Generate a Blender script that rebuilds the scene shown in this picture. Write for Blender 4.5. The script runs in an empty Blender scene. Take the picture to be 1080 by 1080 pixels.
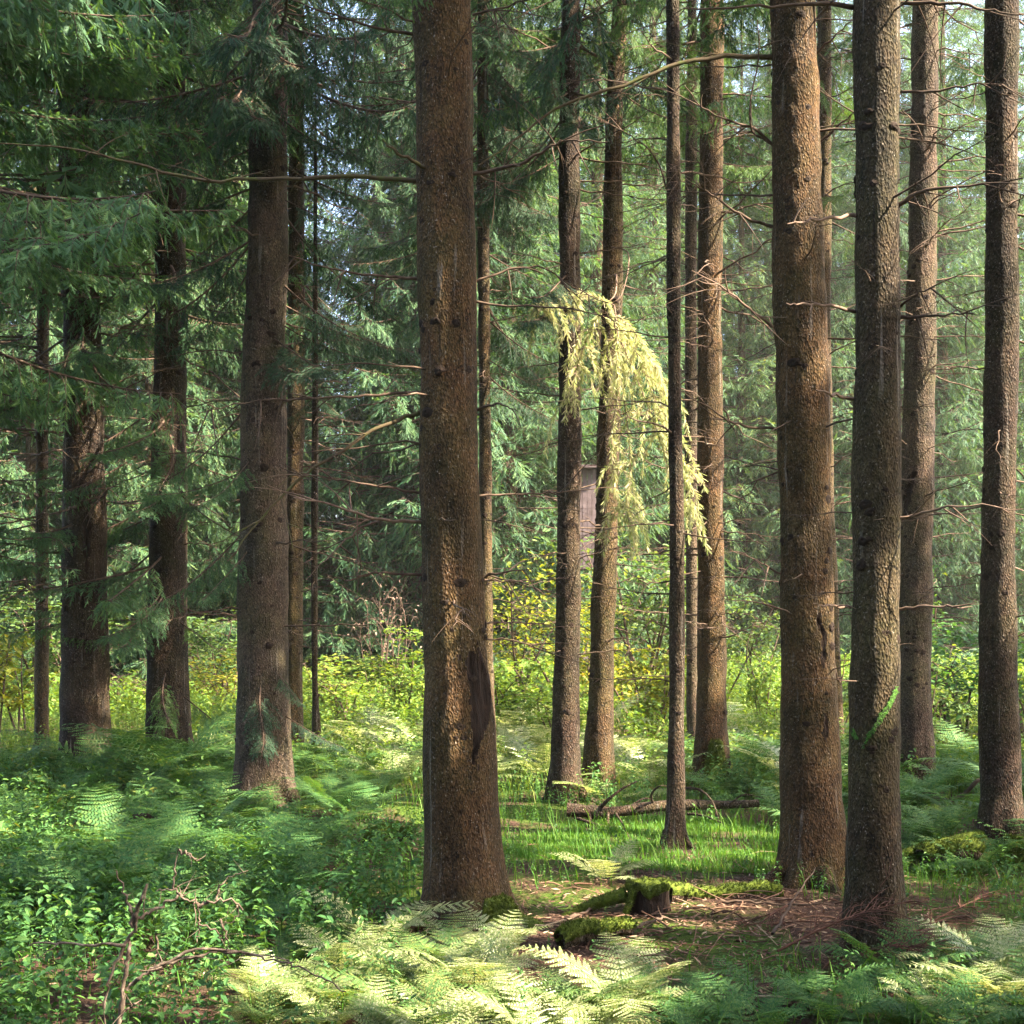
import bpy, math, random
import numpy as np
from mathutils import Vector, Matrix

rng = np.random.default_rng(7)
random.seed(7)
PI = math.pi
SC = bpy.context.scene
COL = SC.collection

# ------------------------------------------------------------------ camera numbers
F, CX, HY, EYE = 1300.0, 540.0, 640.0, 1.7      # focal length in photo pixels, centre column, horizon row, eye height


def at(px, py, d):
    return np.array([(px - CX) / F * d, d, EYE - (py - HY) / F * d])


def ground_d(py):
    return EYE * F / (py - HY)


SUN_EL, SUN_AZ = math.radians(46), math.radians(108)
SUN = np.array([math.sin(SUN_AZ) * math.cos(SUN_EL), math.cos(SUN_AZ) * math.cos(SUN_EL), math.sin(SUN_EL)])

# openings in the canopy: rays towards the sun which no crown crosses (point, radius)
GAPS = []


def gap(px, py, d, r, z=None):
    p = at(px, py, d)
    if z is not None:
        p[2] = z
    GAPS.append((p, r))


# ------------------------------------------------------------------ mesh helpers
class MB:
    def __init__(s):
        s.v, s.f, s.n = [], [], 0

    def add(s, v, f, mat=0, smooth=False):
        v = np.asarray(v, float).reshape(-1, 3)
        f = np.asarray(f, np.int64)
        s.v.append(v)
        s.f.append((f + s.n, mat, smooth))
        s.n += len(v)

    def arrays(s):
        return np.concatenate(s.v), s.f

    def mesh(s, name, mats):
        me = bpy.data.meshes.new(name)
        if not s.v:
            return me
        v = np.concatenate(s.v)
        me.vertices.add(len(v))
        me.vertices.foreach_set('co', v.astype(np.float32).ravel())
        loops, starts, mi, sm, k = [], [], [], [], 0
        for f, m, smooth in s.f:
            n, w = f.shape
            loops.append(f.ravel())
            starts.append(k + np.arange(n) * w)
            mi.append(np.full(n, m))
            sm.append(np.full(n, smooth))
            k += n * w
        loops = np.concatenate(loops)
        starts = np.concatenate(starts)
        me.loops.add(len(loops))
        me.loops.foreach_set('vertex_index', loops.astype(np.int32))
        me.polygons.add(len(starts))
        me.polygons.foreach_set('loop_start', starts.astype(np.int32))
        me.polygons.foreach_set('material_index', np.concatenate(mi).astype(np.int32))
        me.polygons.foreach_set('use_smooth', np.concatenate(sm))
        for m in mats:
            me.materials.append(m)
        me.update(calc_edges=True)
        return me


def norm(a):
    a = np.asarray(a, float)
    return a / np.maximum(np.linalg.norm(a, axis=-1, keepdims=True), 1e-9)


def tube(mb, pts, rad, n=6, mat=0, smooth=True, cap=False):
    pts = np.asarray(pts, float)
    rad = np.broadcast_to(np.asarray(rad, float), (len(pts),))
    t = norm(np.gradient(pts, axis=0))
    ref = np.array([0, 0, 1.0]) if abs(t[0][2]) < 0.8 else np.array([0, 1.0, 0])
    u = norm(np.cross(t, ref))
    w = np.cross(t, u)
    a = np.arange(n) * 2 * PI / n
    v = pts[:, None] + rad[:, None, None] * (np.cos(a)[None, :, None] * u[:, None] + np.sin(a)[None, :, None] * w[:, None])
    m = len(pts)
    i, j = np.meshgrid(np.arange(m - 1), np.arange(n), indexing='ij')
    f = np.stack([i * n + j, i * n + (j + 1) % n, (i + 1) * n + (j + 1) % n, (i + 1) * n + j], -1).reshape(-1, 4)
    mb.add(v.reshape(-1, 3), f, mat, smooth)
    if cap:
        mb.add(v[-1], np.stack([np.zeros(n - 2, int), np.arange(1, n - 1), np.arange(2, n)], -1), mat, False)


def inst(mb, tv, tf, O, X, Y, Z, mat=0):
    """copies of a small template, one frame per copy, all joined into this mesh"""
    tv = np.asarray(tv, float)
    tf = np.asarray(tf)
    N = len(O)
    if N == 0:
        return
    v = O[:, None] + tv[None, :, 0, None] * X[:, None] + tv[None, :, 1, None] * Y[:, None] + tv[None, :, 2, None] * Z[:, None]
    f = (tf[None] + (np.arange(N) * len(tv))[:, None, None]).reshape(-1, tf.shape[1])
    mb.add(v.reshape(-1, 3), f, mat, False)


def frames(X, up):
    X = norm(X)
    Y = norm(np.cross(up, X))
    Z = np.cross(X, Y)
    return X, Y, Z


def wob(p, k=1.0, seed=0):
    """cheap smooth noise, about -1..1"""
    r = np.random.default_rng(seed)
    p = np.asarray(p, float) * k
    o = 0
    for i in range(5):
        d = r.normal(size=p.shape[-1])
        d = d / np.linalg.norm(d) * (1 + i * 0.7)
        o = o + np.sin(p @ d + r.uniform(0, 6.28)) / (1 + 0.4 * i)
    return o / 2.2


def bez(pts, n):
    """smooth curve through points"""
    p = np.asarray(pts, float)
    t = np.linspace(0, len(p) - 1, n)
    q = np.vstack([2 * p[0] - p[1], p, 2 * p[-1] - p[-2]])
    i = np.minimum(t.astype(int), len(p) - 2)
    f = (t - i)[:, None]
    a, b, c, d = q[i], q[i + 1], q[i + 2], q[i + 3]
    return 0.5 * ((2 * b) + (c - a) * f + (2 * a - 5 * b + 4 * c - d) * f ** 2 + (3 * b - a - 3 * c + d) * f ** 3)


def fuzz(mb, V, n, ln=0.012, seed=0, mat=0, up=0.6):
    """short moss shoots standing on a grid of surface points V (rows, columns, 3)"""
    r = np.random.default_rng(seed)
    a, b = V.shape[:2]
    i = r.integers(0, a - 1, n); j = r.integers(0, b - 1, n)
    u, v = r.uniform(size=(n, 1)), r.uniform(size=(n, 1))
    p00, p10, p01 = V[i, j], V[i + 1, j], V[i, j + 1]
    P = p00 + u * (p10 - p00) + v * (p01 - p00)
    c = V.reshape(-1, 3).mean(0)
    N_ = norm(np.cross(p10 - p00, p01 - p00))
    N_ *= np.sign((N_ * (P - c)).sum(1, keepdims=True) + 1e-9)
    Dr = norm(N_ + np.array([0, 0, up]) + r.normal(0, 0.45, (n, 3)))
    X, Y, Z = frames(Dr, r.normal(size=(n, 3)))
    L = ln * r.uniform(0.5, 1.5, (n, 1))
    inst(mb, np.array([(-.2, -.22, 0), (-.2, .22, 0), (1, 0, 0)]), np.array([(0, 1, 2)]), P, X * L, Y * L, Z * L, mat)


# ------------------------------------------------------------------ materials
def nodes(name):
    m = bpy.data.materials.new(name)
    m.use_nodes = True
    t = m.node_tree
    t.nodes.clear()
    return m, t, t.nodes, t.links


def ramp(N, stops):
    r = N.new('ShaderNodeValToRGB')
    e = r.color_ramp.elements
    while len(e) < len(stops):
        e.new(0.5)
    for x, (p, c) in zip(e, stops):
        x.position = p
        x.color = (*c, 1)
    return r


def leaf_mat(name, cols, trans=0.35, rough=0.62, spec=0.22, tint=(1.5, 1.35, 0.5)):
    """leaf or needle: colour differs from leaf to leaf, some light passes through"""
    m, t, N, L = nodes(name)
    g = N.new('ShaderNodeNewGeometry')
    oi = N.new('ShaderNodeObjectInfo')
    mx = N.new('ShaderNodeMath'); mx.operation = 'MULTIPLY_ADD'; mx.inputs[1].default_value = 0.75
    mo = N.new('ShaderNodeMath'); mo.operation = 'MULTIPLY'; mo.inputs[1].default_value = 0.25
    L.new(oi.outputs['Random'], mo.inputs[0])
    L.new(g.outputs['Random Per Island'], mx.inputs[0])
    L.new(mo.outputs[0], mx.inputs[2])
    r = ramp(N, cols)
    L.new(mx.outputs[0], r.inputs[0])
    p = N.new('ShaderNodeBsdfPrincipled')
    p.inputs['Roughness'].default_value = rough
    p.inputs['Specular IOR Level'].default_value = spec
    L.new(r.outputs[0], p.inputs['Base Color'])
    tr = N.new('ShaderNodeBsdfTranslucent')
    mc = N.new('ShaderNodeMix'); mc.data_type = 'RGBA'; mc.blend_type = 'MULTIPLY'; mc.inputs[0].default_value = 1
    mc.inputs[7].default_value = (*tint, 1)
    L.new(r.outputs[0], mc.inputs[6])
    L.new(mc.outputs[2], tr.inputs[0])
    ms = N.new('ShaderNodeMixShader'); ms.inputs[0].default_value = trans
    L.new(p.outputs[0], ms.inputs[1]); L.new(tr.outputs[0], ms.inputs[2])
    o = N.new('ShaderNodeOutputMaterial')
    L.new(ms.outputs[0], o.inputs[0])
    return m


def bark_mat(name, dark, mid, light, moss=0.0, mosscol=(0.05, 0.06, 0.015), scale=1.0):
    m, t, N, L = nodes(name)
    tc = N.new('ShaderNodeTexCoord')
    mp = N.new('ShaderNodeMapping'); mp.inputs['Scale'].default_value = (1, 1, 0.55)
    L.new(tc.outputs['Object'], mp.inputs[0])
    vo = N.new('ShaderNodeTexVoronoi'); vo.inputs['Scale'].default_value = 95 * scale
    vo.inputs['Randomness'].default_value = 1
    wn = N.new('ShaderNodeTexNoise'); wn.inputs['Scale'].default_value = 22; wn.inputs['Detail'].default_value = 3
    L.new(mp.outputs[0], wn.inputs[0])
    av = N.new('ShaderNodeVectorMath'); av.operation = 'MULTIPLY_ADD'
    av.inputs[1].default_value = (0.03, 0.03, 0.03)
    L.new(wn.outputs['Color'], av.inputs[0]); L.new(mp.outputs[0], av.inputs[2])
    L.new(av.outputs[0], vo.inputs['Vector'])
    n1 = N.new('ShaderNodeTexNoise'); n1.inputs['Scale'].default_value = 34 * scale; n1.inputs['Detail'].default_value = 8; n1.inputs['Roughness'].default_value = 0.72
    L.new(mp.outputs[0], n1.inputs[0])
    n2 = N.new('ShaderNodeTexNoise'); n2.inputs['Scale'].default_value = 4.5; n2.inputs['Detail'].default_value = 5; n2.inputs['Roughness'].default_value = 0.6
    L.new(mp.outputs[0], n2.inputs[0])
    r = ramp(N, [(0.30, dark), (0.47, mid), (0.60, [c * 1.25 for c in mid]), (0.74, light)])
    a = N.new('ShaderNodeMath'); a.operation = 'MULTIPLY_ADD'; a.inputs[1].default_value = 0.55
    b = N.new('ShaderNodeMath'); b.operation = 'MULTIPLY_ADD'; b.inputs[1].default_value = 0.45; b.inputs[2].default_value = -0.11
    L.new(n2.outputs[0], b.inputs[0])
    L.new(n1.outputs[0], a.inputs[0]); L.new(b.outputs[0], a.inputs[2])
    c = N.new('ShaderNodeMath'); c.operation = 'MULTIPLY_ADD'; c.inputs[1].default_value = 0.22
    vc = N.new('ShaderNodeSeparateColor'); L.new(vo.outputs['Color'], vc.inputs[0])
    L.new(vc.outputs[0], c.inputs[0]); L.new(a.outputs[0], c.inputs[2])
    L.new(c.outputs[0], r.inputs[0])
    col = r.outputs[0]
    if moss > 0:
        n3 = N.new('ShaderNodeTexNoise'); n3.inputs['Scale'].default_value = 2.2; n3.inputs['Detail'].default_value = 7; n3.inputs['Roughness'].default_value = 0.7
        L.new(tc.outputs['Object'], n3.inputs[0])
        rr = ramp(N, [(0.42, (0, 0, 0)), (0.66, (moss,) * 3)])
        L.new(n3.outputs[0], rr.inputs[0])
        mx = N.new('ShaderNodeMix'); mx.data_type = 'RGBA'; mx.inputs[7].default_value = (*mosscol, 1)
        L.new(rr.outputs[0], mx.inputs[0]); L.new(col, mx.inputs[6])
        col = mx.outputs[2]
    # cracks between the bark scales, and broad weathering patches
    ve = N.new('ShaderNodeTexVoronoi'); ve.feature = 'DISTANCE_TO_EDGE'; ve.inputs['Scale'].default_value = 46 * scale
    L.new(av.outputs[0], ve.inputs['Vector'])
    cr = ramp(N, [(0.0, (0.42,) * 3), (0.10, (1.0,) * 3)])
    L.new(ve.outputs['Distance'], cr.inputs[0])
    n4 = N.new('ShaderNodeTexNoise'); n4.inputs['Scale'].default_value = 2.6; n4.inputs['Detail'].default_value = 6; n4.inputs['Roughness'].default_value = 0.7
    mp4 = N.new('ShaderNodeMapping'); mp4.inputs['Scale'].default_value = (1.6, 1.6, 0.6); mp4.inputs['Location'].default_value = (3, 5, 1)
    L.new(tc.outputs['Object'], mp4.inputs[0]); L.new(mp4.outputs[0], n4.inputs[0])
    wr = ramp(N, [(0.34, (0.48, 0.50, 0.54)), (0.5, (1, 1, 1)), (0.66, (1.35, 1.3, 1.25))])
    L.new(n4.outputs[0], wr.inputs[0])
    for fac in (cr.outputs[0], wr.outputs[0]):
        mm = N.new('ShaderNodeMix'); mm.data_type = 'RGBA'; mm.blend_type = 'MULTIPLY'; mm.inputs[0].default_value = 1
        L.new(col, mm.inputs[6]); L.new(fac, mm.inputs[7])
        col = mm.outputs[2]
    for scl, vec, lo, hi, amt, pc in ((1.0, (26, 26, 1.1), 0.64, 0.74, 0.55, (0.22, 0.19, 0.165)), (1.0, (95, 95, 70), 0.63, 0.70, 0.8, (0.24, 0.20, 0.165)), (1.0, (30, 30, 2.0), 0.63, 0.74, 0.75, (0.012, 0.008, 0.006))):
        mp5 = N.new('ShaderNodeMapping'); mp5.inputs['Scale'].default_value = vec; mp5.inputs['Location'].default_value = (vec[2] * 3.1, 1.7, 0.4)
        n5 = N.new('ShaderNodeTexNoise'); n5.inputs['Scale'].default_value = scl; n5.inputs['Detail'].default_value = 4
        L.new(tc.outputs['Object'], mp5.inputs[0]); L.new(mp5.outputs[0], n5.inputs[0])
        r5 = ramp(N, [(lo, (0, 0, 0)), (hi, (amt,) * 3)]); L.new(n5.outputs[0], r5.inputs[0])
        m5 = N.new('ShaderNodeMix'); m5.data_type = 'RGBA'; m5.inputs[7].default_value = (*pc, 1)
        L.new(r5.outputs[0], m5.inputs[0]); L.new(col, m5.inputs[6])
        col = m5.outputs[2]
    p = N.new('ShaderNodeBsdfPrincipled'); p.inputs['Roughness'].default_value = 0.9; p.inputs['Specular IOR Level'].default_value = 0.2
    L.new(col, p.inputs['Base Color'])
    h = N.new('ShaderNodeMath'); h.operation = 'ADD'
    L.new(vo.outputs['Distance'], h.inputs[0]); L.new(n1.outputs[0], h.inputs[1])
    bp = N.new('ShaderNodeBump'); bp.inputs['Strength'].default_value = 0.9; bp.inputs['Distance'].default_value = 0.012
    L.new(h.outputs[0], bp.inputs['Height']); L.new(bp.outputs[0], p.inputs['Normal'])
    o = N.new('ShaderNodeOutputMaterial'); L.new(p.outputs[0], o.inputs[0])
    return m


def plain(name, stops, scale=8, rough=0.9, bump=0.3, dist=0.01, spec=0.2, grain=1.0):
    m, t, N, L = nodes(name)
    tc = N.new('ShaderNodeTexCoord')
    n = N.new('ShaderNodeTexNoise'); n.inputs['Scale'].default_value = scale; n.inputs['Detail'].default_value = 8; n.inputs['Roughness'].default_value = 0.65
    gm = N.new('ShaderNodeMapping'); gm.inputs['Scale'].default_value = (1, 1, grain)
    L.new(tc.outputs['Object'], gm.inputs[0]); L.new(gm.outputs[0], n.inputs[0])
    r = ramp(N, stops); L.new(n.outputs[0], r.inputs[0])
    p = N.new('ShaderNodeBsdfPrincipled'); p.inputs['Roughness'].default_value = rough; p.inputs['Specular IOR Level'].default_value = spec
    L.new(r.outputs[0], p.inputs['Base Color'])
    b = N.new('ShaderNodeBump'); b.inputs['Strength'].default_value = bump; b.inputs['Distance'].default_value = dist
    L.new(n.outputs[0], b.inputs['Height']); L.new(b.outputs[0], p.inputs['Normal'])
    o = N.new('ShaderNodeOutputMaterial'); L.new(p.outputs[0], o.inputs[0])
    return m


M = {}
M['bark_red'] = bark_mat('spruce_bark_red', (0.0130, 0.0070, 0.0042), (0.070, 0.037, 0.016), (0.145, 0.088, 0.048), 0.35)
M['bark_brown'] = bark_mat('spruce_bark_brown', (0.0140, 0.0086, 0.0055), (0.0671, 0.0398, 0.0195), (0.1404, 0.0975, 0.0624), 0.5)
M['bark_grey'] = bark_mat('spruce_bark_grey', (0.012, 0.008, 0.005), (0.048, 0.031, 0.017), (0.125, 0.090, 0.060), 0.35)
M['bark_dark'] = bark_mat('spruce_bark_dark', (0.0086, 0.0058, 0.0050), (0.0432, 0.0259, 0.0173), (0.1080, 0.0720, 0.0540), 0.3)
M['bark_pale'] = bark_mat('spruce_bark_pale', (0.0178, 0.0111, 0.0089), (0.0740, 0.0481, 0.0340), (0.1702, 0.1258, 0.1036), 0.45)
M['knot'] = plain('branch_knot', [(0.3, (0.007, 0.004, 0.003)), (0.7, (0.034, 0.020, 0.013))], 40, bump=0.8)
M['rot'] = plain('rotten_wood', [(0.3, (0.006, 0.004, 0.003)), (0.65, (0.030, 0.016, 0.010)), (0.68, (0.055, 0.032, 0.02)), (0.85, (0.14, 0.09, 0.06))], 60, bump=1.0, dist=0.03, grain=0.16)
M['deadwood'] = plain('dead_branch_wood', [(0.3, (0.035, 0.022, 0.016)), (0.6, (0.10, 0.066, 0.046)), (0.8, (0.20, 0.15, 0.115))], 14)
M['litwood'] = plain('sunlit_branch_wood', [(0.3, (0.08, 0.052, 0.038)), (0.6, (0.18, 0.12, 0.09)), (0.85, (0.34, 0.25, 0.20))], 16)  # dead branch wood, made paler so that sunlight is in its colour
M['twigwood'] = plain('dry_sapling_wood', [(0.3, (0.05, 0.035, 0.027)), (0.52, (0.14, 0.10, 0.075)), (0.75, (0.34, 0.27, 0.21))], 30)
M['mosswood'] = plain('mossy_branch_wood', [(0.3, (0.045, 0.030, 0.02)), (0.52, (0.075, 0.055, 0.03)), (0.62, (0.07, 0.075, 0.022)), (0.8, (0.09, 0.12, 0.03))], 9)
M['moss'] = plain('cushion_moss', [(0.3, (0.035, 0.055, 0.008)), (0.55, (0.085, 0.115, 0.012)), (0.8, (0.17, 0.19, 0.03))], 26, bump=1.0, dist=0.02)
M['redtwig'] = plain('dry_red_needles', [(0.3, (0.05, 0.022, 0.015)), (0.6, (0.11, 0.052, 0.036)), (0.85, (0.20, 0.12, 0.09))], 20)
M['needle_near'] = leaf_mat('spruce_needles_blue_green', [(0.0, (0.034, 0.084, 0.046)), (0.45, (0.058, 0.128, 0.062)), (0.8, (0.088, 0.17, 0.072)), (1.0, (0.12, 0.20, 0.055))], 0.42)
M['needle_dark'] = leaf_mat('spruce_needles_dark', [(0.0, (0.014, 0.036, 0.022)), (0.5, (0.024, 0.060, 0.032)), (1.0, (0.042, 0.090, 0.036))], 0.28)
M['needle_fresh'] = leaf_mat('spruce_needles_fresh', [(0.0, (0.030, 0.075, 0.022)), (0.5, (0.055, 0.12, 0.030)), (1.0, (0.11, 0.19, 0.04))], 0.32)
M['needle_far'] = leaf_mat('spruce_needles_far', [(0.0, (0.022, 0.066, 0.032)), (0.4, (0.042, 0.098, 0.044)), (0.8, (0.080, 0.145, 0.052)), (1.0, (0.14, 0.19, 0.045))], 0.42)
M['needle_pale_lit'] = leaf_mat('spruce_needles_yellowed_lit', [(0.0, (0.13, 0.20, 0.05)), (0.35, (0.34, 0.39, 0.14)), (0.75, (0.56, 0.55, 0.31)), (1.0, (0.48, 0.39, 0.30))], 0.48, tint=(1.05, 1.03, 0.78))  # yellowed needles, brightened further to carry sunlight in their colour
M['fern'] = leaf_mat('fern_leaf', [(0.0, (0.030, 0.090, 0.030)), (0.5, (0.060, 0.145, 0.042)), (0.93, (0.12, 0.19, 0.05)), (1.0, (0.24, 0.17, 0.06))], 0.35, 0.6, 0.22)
M['fern_sunlit'] = leaf_mat('fern_leaf_sunlit', [(0.0, (0.12, 0.19, 0.05)), (0.5, (0.25, 0.30, 0.12)), (1.0, (0.48, 0.46, 0.28))], 0.4, 0.38, 0.5, tint=(1.25, 1.2, 0.7))  # brighter, shinier copy of the fern leaf with strong sun painted in
M['fern_half_sunlit'] = leaf_mat('fern_leaf_half_sunlit', [(0.0, (0.06, 0.13, 0.035)), (0.6, (0.10, 0.18, 0.05)), (1.0, (0.22, 0.22, 0.07))], 0.4, 0.5, 0.4)  # fern leaf between the two, part of the sunlight painted in
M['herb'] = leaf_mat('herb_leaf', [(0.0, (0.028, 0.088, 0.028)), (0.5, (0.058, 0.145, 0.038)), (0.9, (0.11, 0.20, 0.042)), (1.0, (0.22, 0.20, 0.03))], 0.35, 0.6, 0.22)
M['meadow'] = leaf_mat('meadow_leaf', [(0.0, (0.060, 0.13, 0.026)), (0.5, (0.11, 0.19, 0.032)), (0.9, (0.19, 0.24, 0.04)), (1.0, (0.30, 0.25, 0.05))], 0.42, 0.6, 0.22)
M['shrub'] = leaf_mat('shrub_leaf', [(0.0, (0.05, 0.105, 0.034)), (0.6, (0.09, 0.155, 0.045)), (1.0, (0.15, 0.19, 0.06))], 0.4, 0.6, 0.22)
M['shrub_yellow'] = leaf_mat('shrub_leaf_yellow', [(0.0, (0.09, 0.14, 0.02)), (0.6, (0.17, 0.20, 0.025)), (1.0, (0.30, 0.24, 0.035))], 0.45, 0.6, 0.22)
M['shrub_dry'] = leaf_mat('dry_shrub_leaf', [(0.0, (0.09, 0.055, 0.04)), (0.5, (0.17, 0.11, 0.08)), (1.0, (0.25, 0.18, 0.14))], 0.3, 0.7, 0.2, tint=(1, 1, 1))
M['grass'] = leaf_mat('grass_blade', [(0.0, (0.040, 0.12, 0.018)), (0.6, (0.075, 0.19, 0.025)), (1.0, (0.16, 0.24, 0.05))], 0.42, 0.6, 0.22)
M['litter'] = leaf_mat('dry_litter', [(0.0, (0.045, 0.022, 0.014)), (0.5, (0.10, 0.050, 0.032)), (0.85, (0.20, 0.12, 0.08)), (1.0, (0.36, 0.26, 0.17))], 0.05, 0.8, 0.2, tint=(1, 1, 1))


def ground_mat():
    m, t, N, L = nodes('forest_floor')
    tc = N.new('ShaderNodeTexCoord')
    n1 = N.new('ShaderNodeTexNoise'); n1.inputs['Scale'].default_value = 0.9; n1.inputs['Detail'].default_value = 7; n1.inputs['Roughness'].default_value = 0.65
    n2 = N.new('ShaderNodeTexNoise'); n2.inputs['Scale'].default_value = 38; n2.inputs['Detail'].default_value = 9; n2.inputs['Roughness'].default_value = 0.75
    for n in (n1, n2):
        L.new(tc.outputs['Object'], n.inputs[0])
    soil = ramp(N, [(0.32, (0.014, 0.008, 0.005)), (0.5, (0.060, 0.032, 0.022)), (0.66, (0.13, 0.078, 0.055)), (0.8, (0.23, 0.15, 0.10))])
    moss = ramp(N, [(0.32, (0.02, 0.035, 0.006)), (0.5, (0.055, 0.095, 0.012)), (0.72, (0.12, 0.16, 0.02))])
    L.new(n2.outputs[0], soil.inputs[0]); L.new(n2.outputs[0], moss.inputs[0])
    f = ramp(N, [(0.47, (0, 0, 0)), (0.56, (1, 1, 1))])
    L.new(n1.outputs[0], f.inputs[0])
    mx = N.new('ShaderNodeMix'); mx.data_type = 'RGBA'
    L.new(f.outputs[0], mx.inputs[0]); L.new(soil.outputs[0], mx.inputs[6]); L.new(moss.outputs[0], mx.inputs[7])
    p = N.new('ShaderNodeBsdfPrincipled'); p.inputs['Roughness'].default_value = 0.95; p.inputs['Specular IOR Level'].default_value = 0.15
    L.new(mx.outputs[2], p.inputs['Base Color'])
    b = N.new('ShaderNodeBump'); b.inputs['Strength'].default_value = 1.0; b.inputs['Distance'].default_value = 0.03
    L.new(n2.outputs[0], b.inputs['Height']); L.new(b.outputs[0], p.inputs['Normal'])
    o = N.new('ShaderNodeOutputMaterial'); L.new(p.outputs[0], o.inputs[0])
    return m


M['ground'] = ground_mat()


# ------------------------------------------------------------------ object helpers
def link(name, me, parent=None, label=None):
    o = bpy.data.objects.new(name, me)
    COL.objects.link(o)
    if parent:
        o.parent = parent
    if label:
        o['label'] = label
    return o


def tag(o, label, cat, group=None, kind=None):
    o['label'] = label
    o['category'] = cat
    if group:
        o['group'] = group
    if kind:
        o['kind'] = kind
    return o


def root(name, loc, label, cat, group=None, rz=0.0):
    o = bpy.data.objects.new(name, None)
    COL.objects.link(o)
    o.empty_display_size = 0.2
    o.location = loc
    o.rotation_euler = (0, 0, rz)
    return tag(o, label, cat, group)


def frame_matrix(p, x, up=(0, 0, 1), s=1.0):
    x = norm(x); up = np.asarray(up, float)
    y = norm(np.cross(up, x)); z = np.cross(x, y)
    m = Matrix.Identity(4)
    for i in range(3):
        m[i][0], m[i][1], m[i][2], m[i][3] = x[i] * s, y[i] * s, z[i] * s, p[i]
    return m


# ------------------------------------------------------------------ ground
def gh(x, y):
    x = np.asarray(x, float); y = np.asarray(y, float)
    p = np.stack([x, y], -1)
    return 0.05 * wob(p, 0.8, 3) + 0.025 * wob(p, 2.6, 4) - 0.03


def axis_pts(lo, hi, step, far):
    a = np.arange(lo, hi + 1e-6, step)
    e = []
    s, c = step, hi
    while c < far:
        s *= 1.35; c += s; e.append(c)
    b = []
    s, c = step, lo
    while c > -far:
        s *= 1.35; c -= s; b.append(c)
    return np.array(b[::-1] + list(a) + e)


gx, gy = axis_pts(-7, 7, 0.08, 400), axis_pts(2, 20, 0.08, 400)
XX, YY = np.meshgrid(gx, gy, indexing='ij')
fade = np.exp(-np.maximum(0, np.hypot(XX, YY - 10) - 12) / 40)
ZZ = gh(XX, YY) * fade + 0.012 * wob(np.stack([XX, YY], -1), 9, 5) * fade
nx, ny = len(gx), len(gy)
gi, gj = np.meshgrid(np.arange(nx - 1), np.arange(ny - 1), indexing='ij')
mb = MB()
mb.add(np.stack([XX, YY, ZZ], -1).reshape(-1, 3), np.stack([gi * ny + gj, (gi + 1) * ny + gj, (gi + 1) * ny + gj + 1, gi * ny + gj + 1], -1).reshape(-1, 4), 0, True)
tag(link('ground', mb.mesh('ground', [M['ground']])), 'forest floor of brown needle litter and moss under the spruces', 'ground', kind='structure')

# ------------------------------------------------------------------ templates
def twig_template(steps, w=0.2, lift=0.06):
    """feathered needle shoot along x, unit length: a tooth per step and side"""
    v, f = [], []
    for i in range(steps + 1):
        v.append((i / steps, 0, 0))
    for i in range(steps):
        t = (i + 0.5) / steps
        ww = w * (0.75 + 0.45 * math.sin(PI * min(1, t * 1.1))) * (1.0 if i < steps - 1 else 0.6)
        for s in (-1, 1):
            k = len(v)
            v.append((min(1.06, (i + 1.6) / steps), s * ww, lift * (1 if s > 0 else 0.6)))
            f.append((i, i + 1, k) if s > 0 else (i + 1, i, k))
    return np.array(v), np.array(f)


TW_NEAR = twig_template(6, 0.15)
TW_MID = twig_template(4, 0.15)
TW_SPRAY = twig_template(6, 0.13)
TW_FAR = twig_template(2, 0.18)
LEAF = (np.array([(0, 0, 0), (0.35, 0.26, 0.05), (0.35, -0.26, 0.05), (0.4, 0, -0.02), (0.75, 0.2, 0.02), (0.75, -0.2, 0.02), (1, 0, -0.08)]),
        np.array([(0, 3, 1), (0, 2, 3), (1, 3, 4), (3, 2, 5), (3, 6, 4), (3, 5, 6)]))


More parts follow.
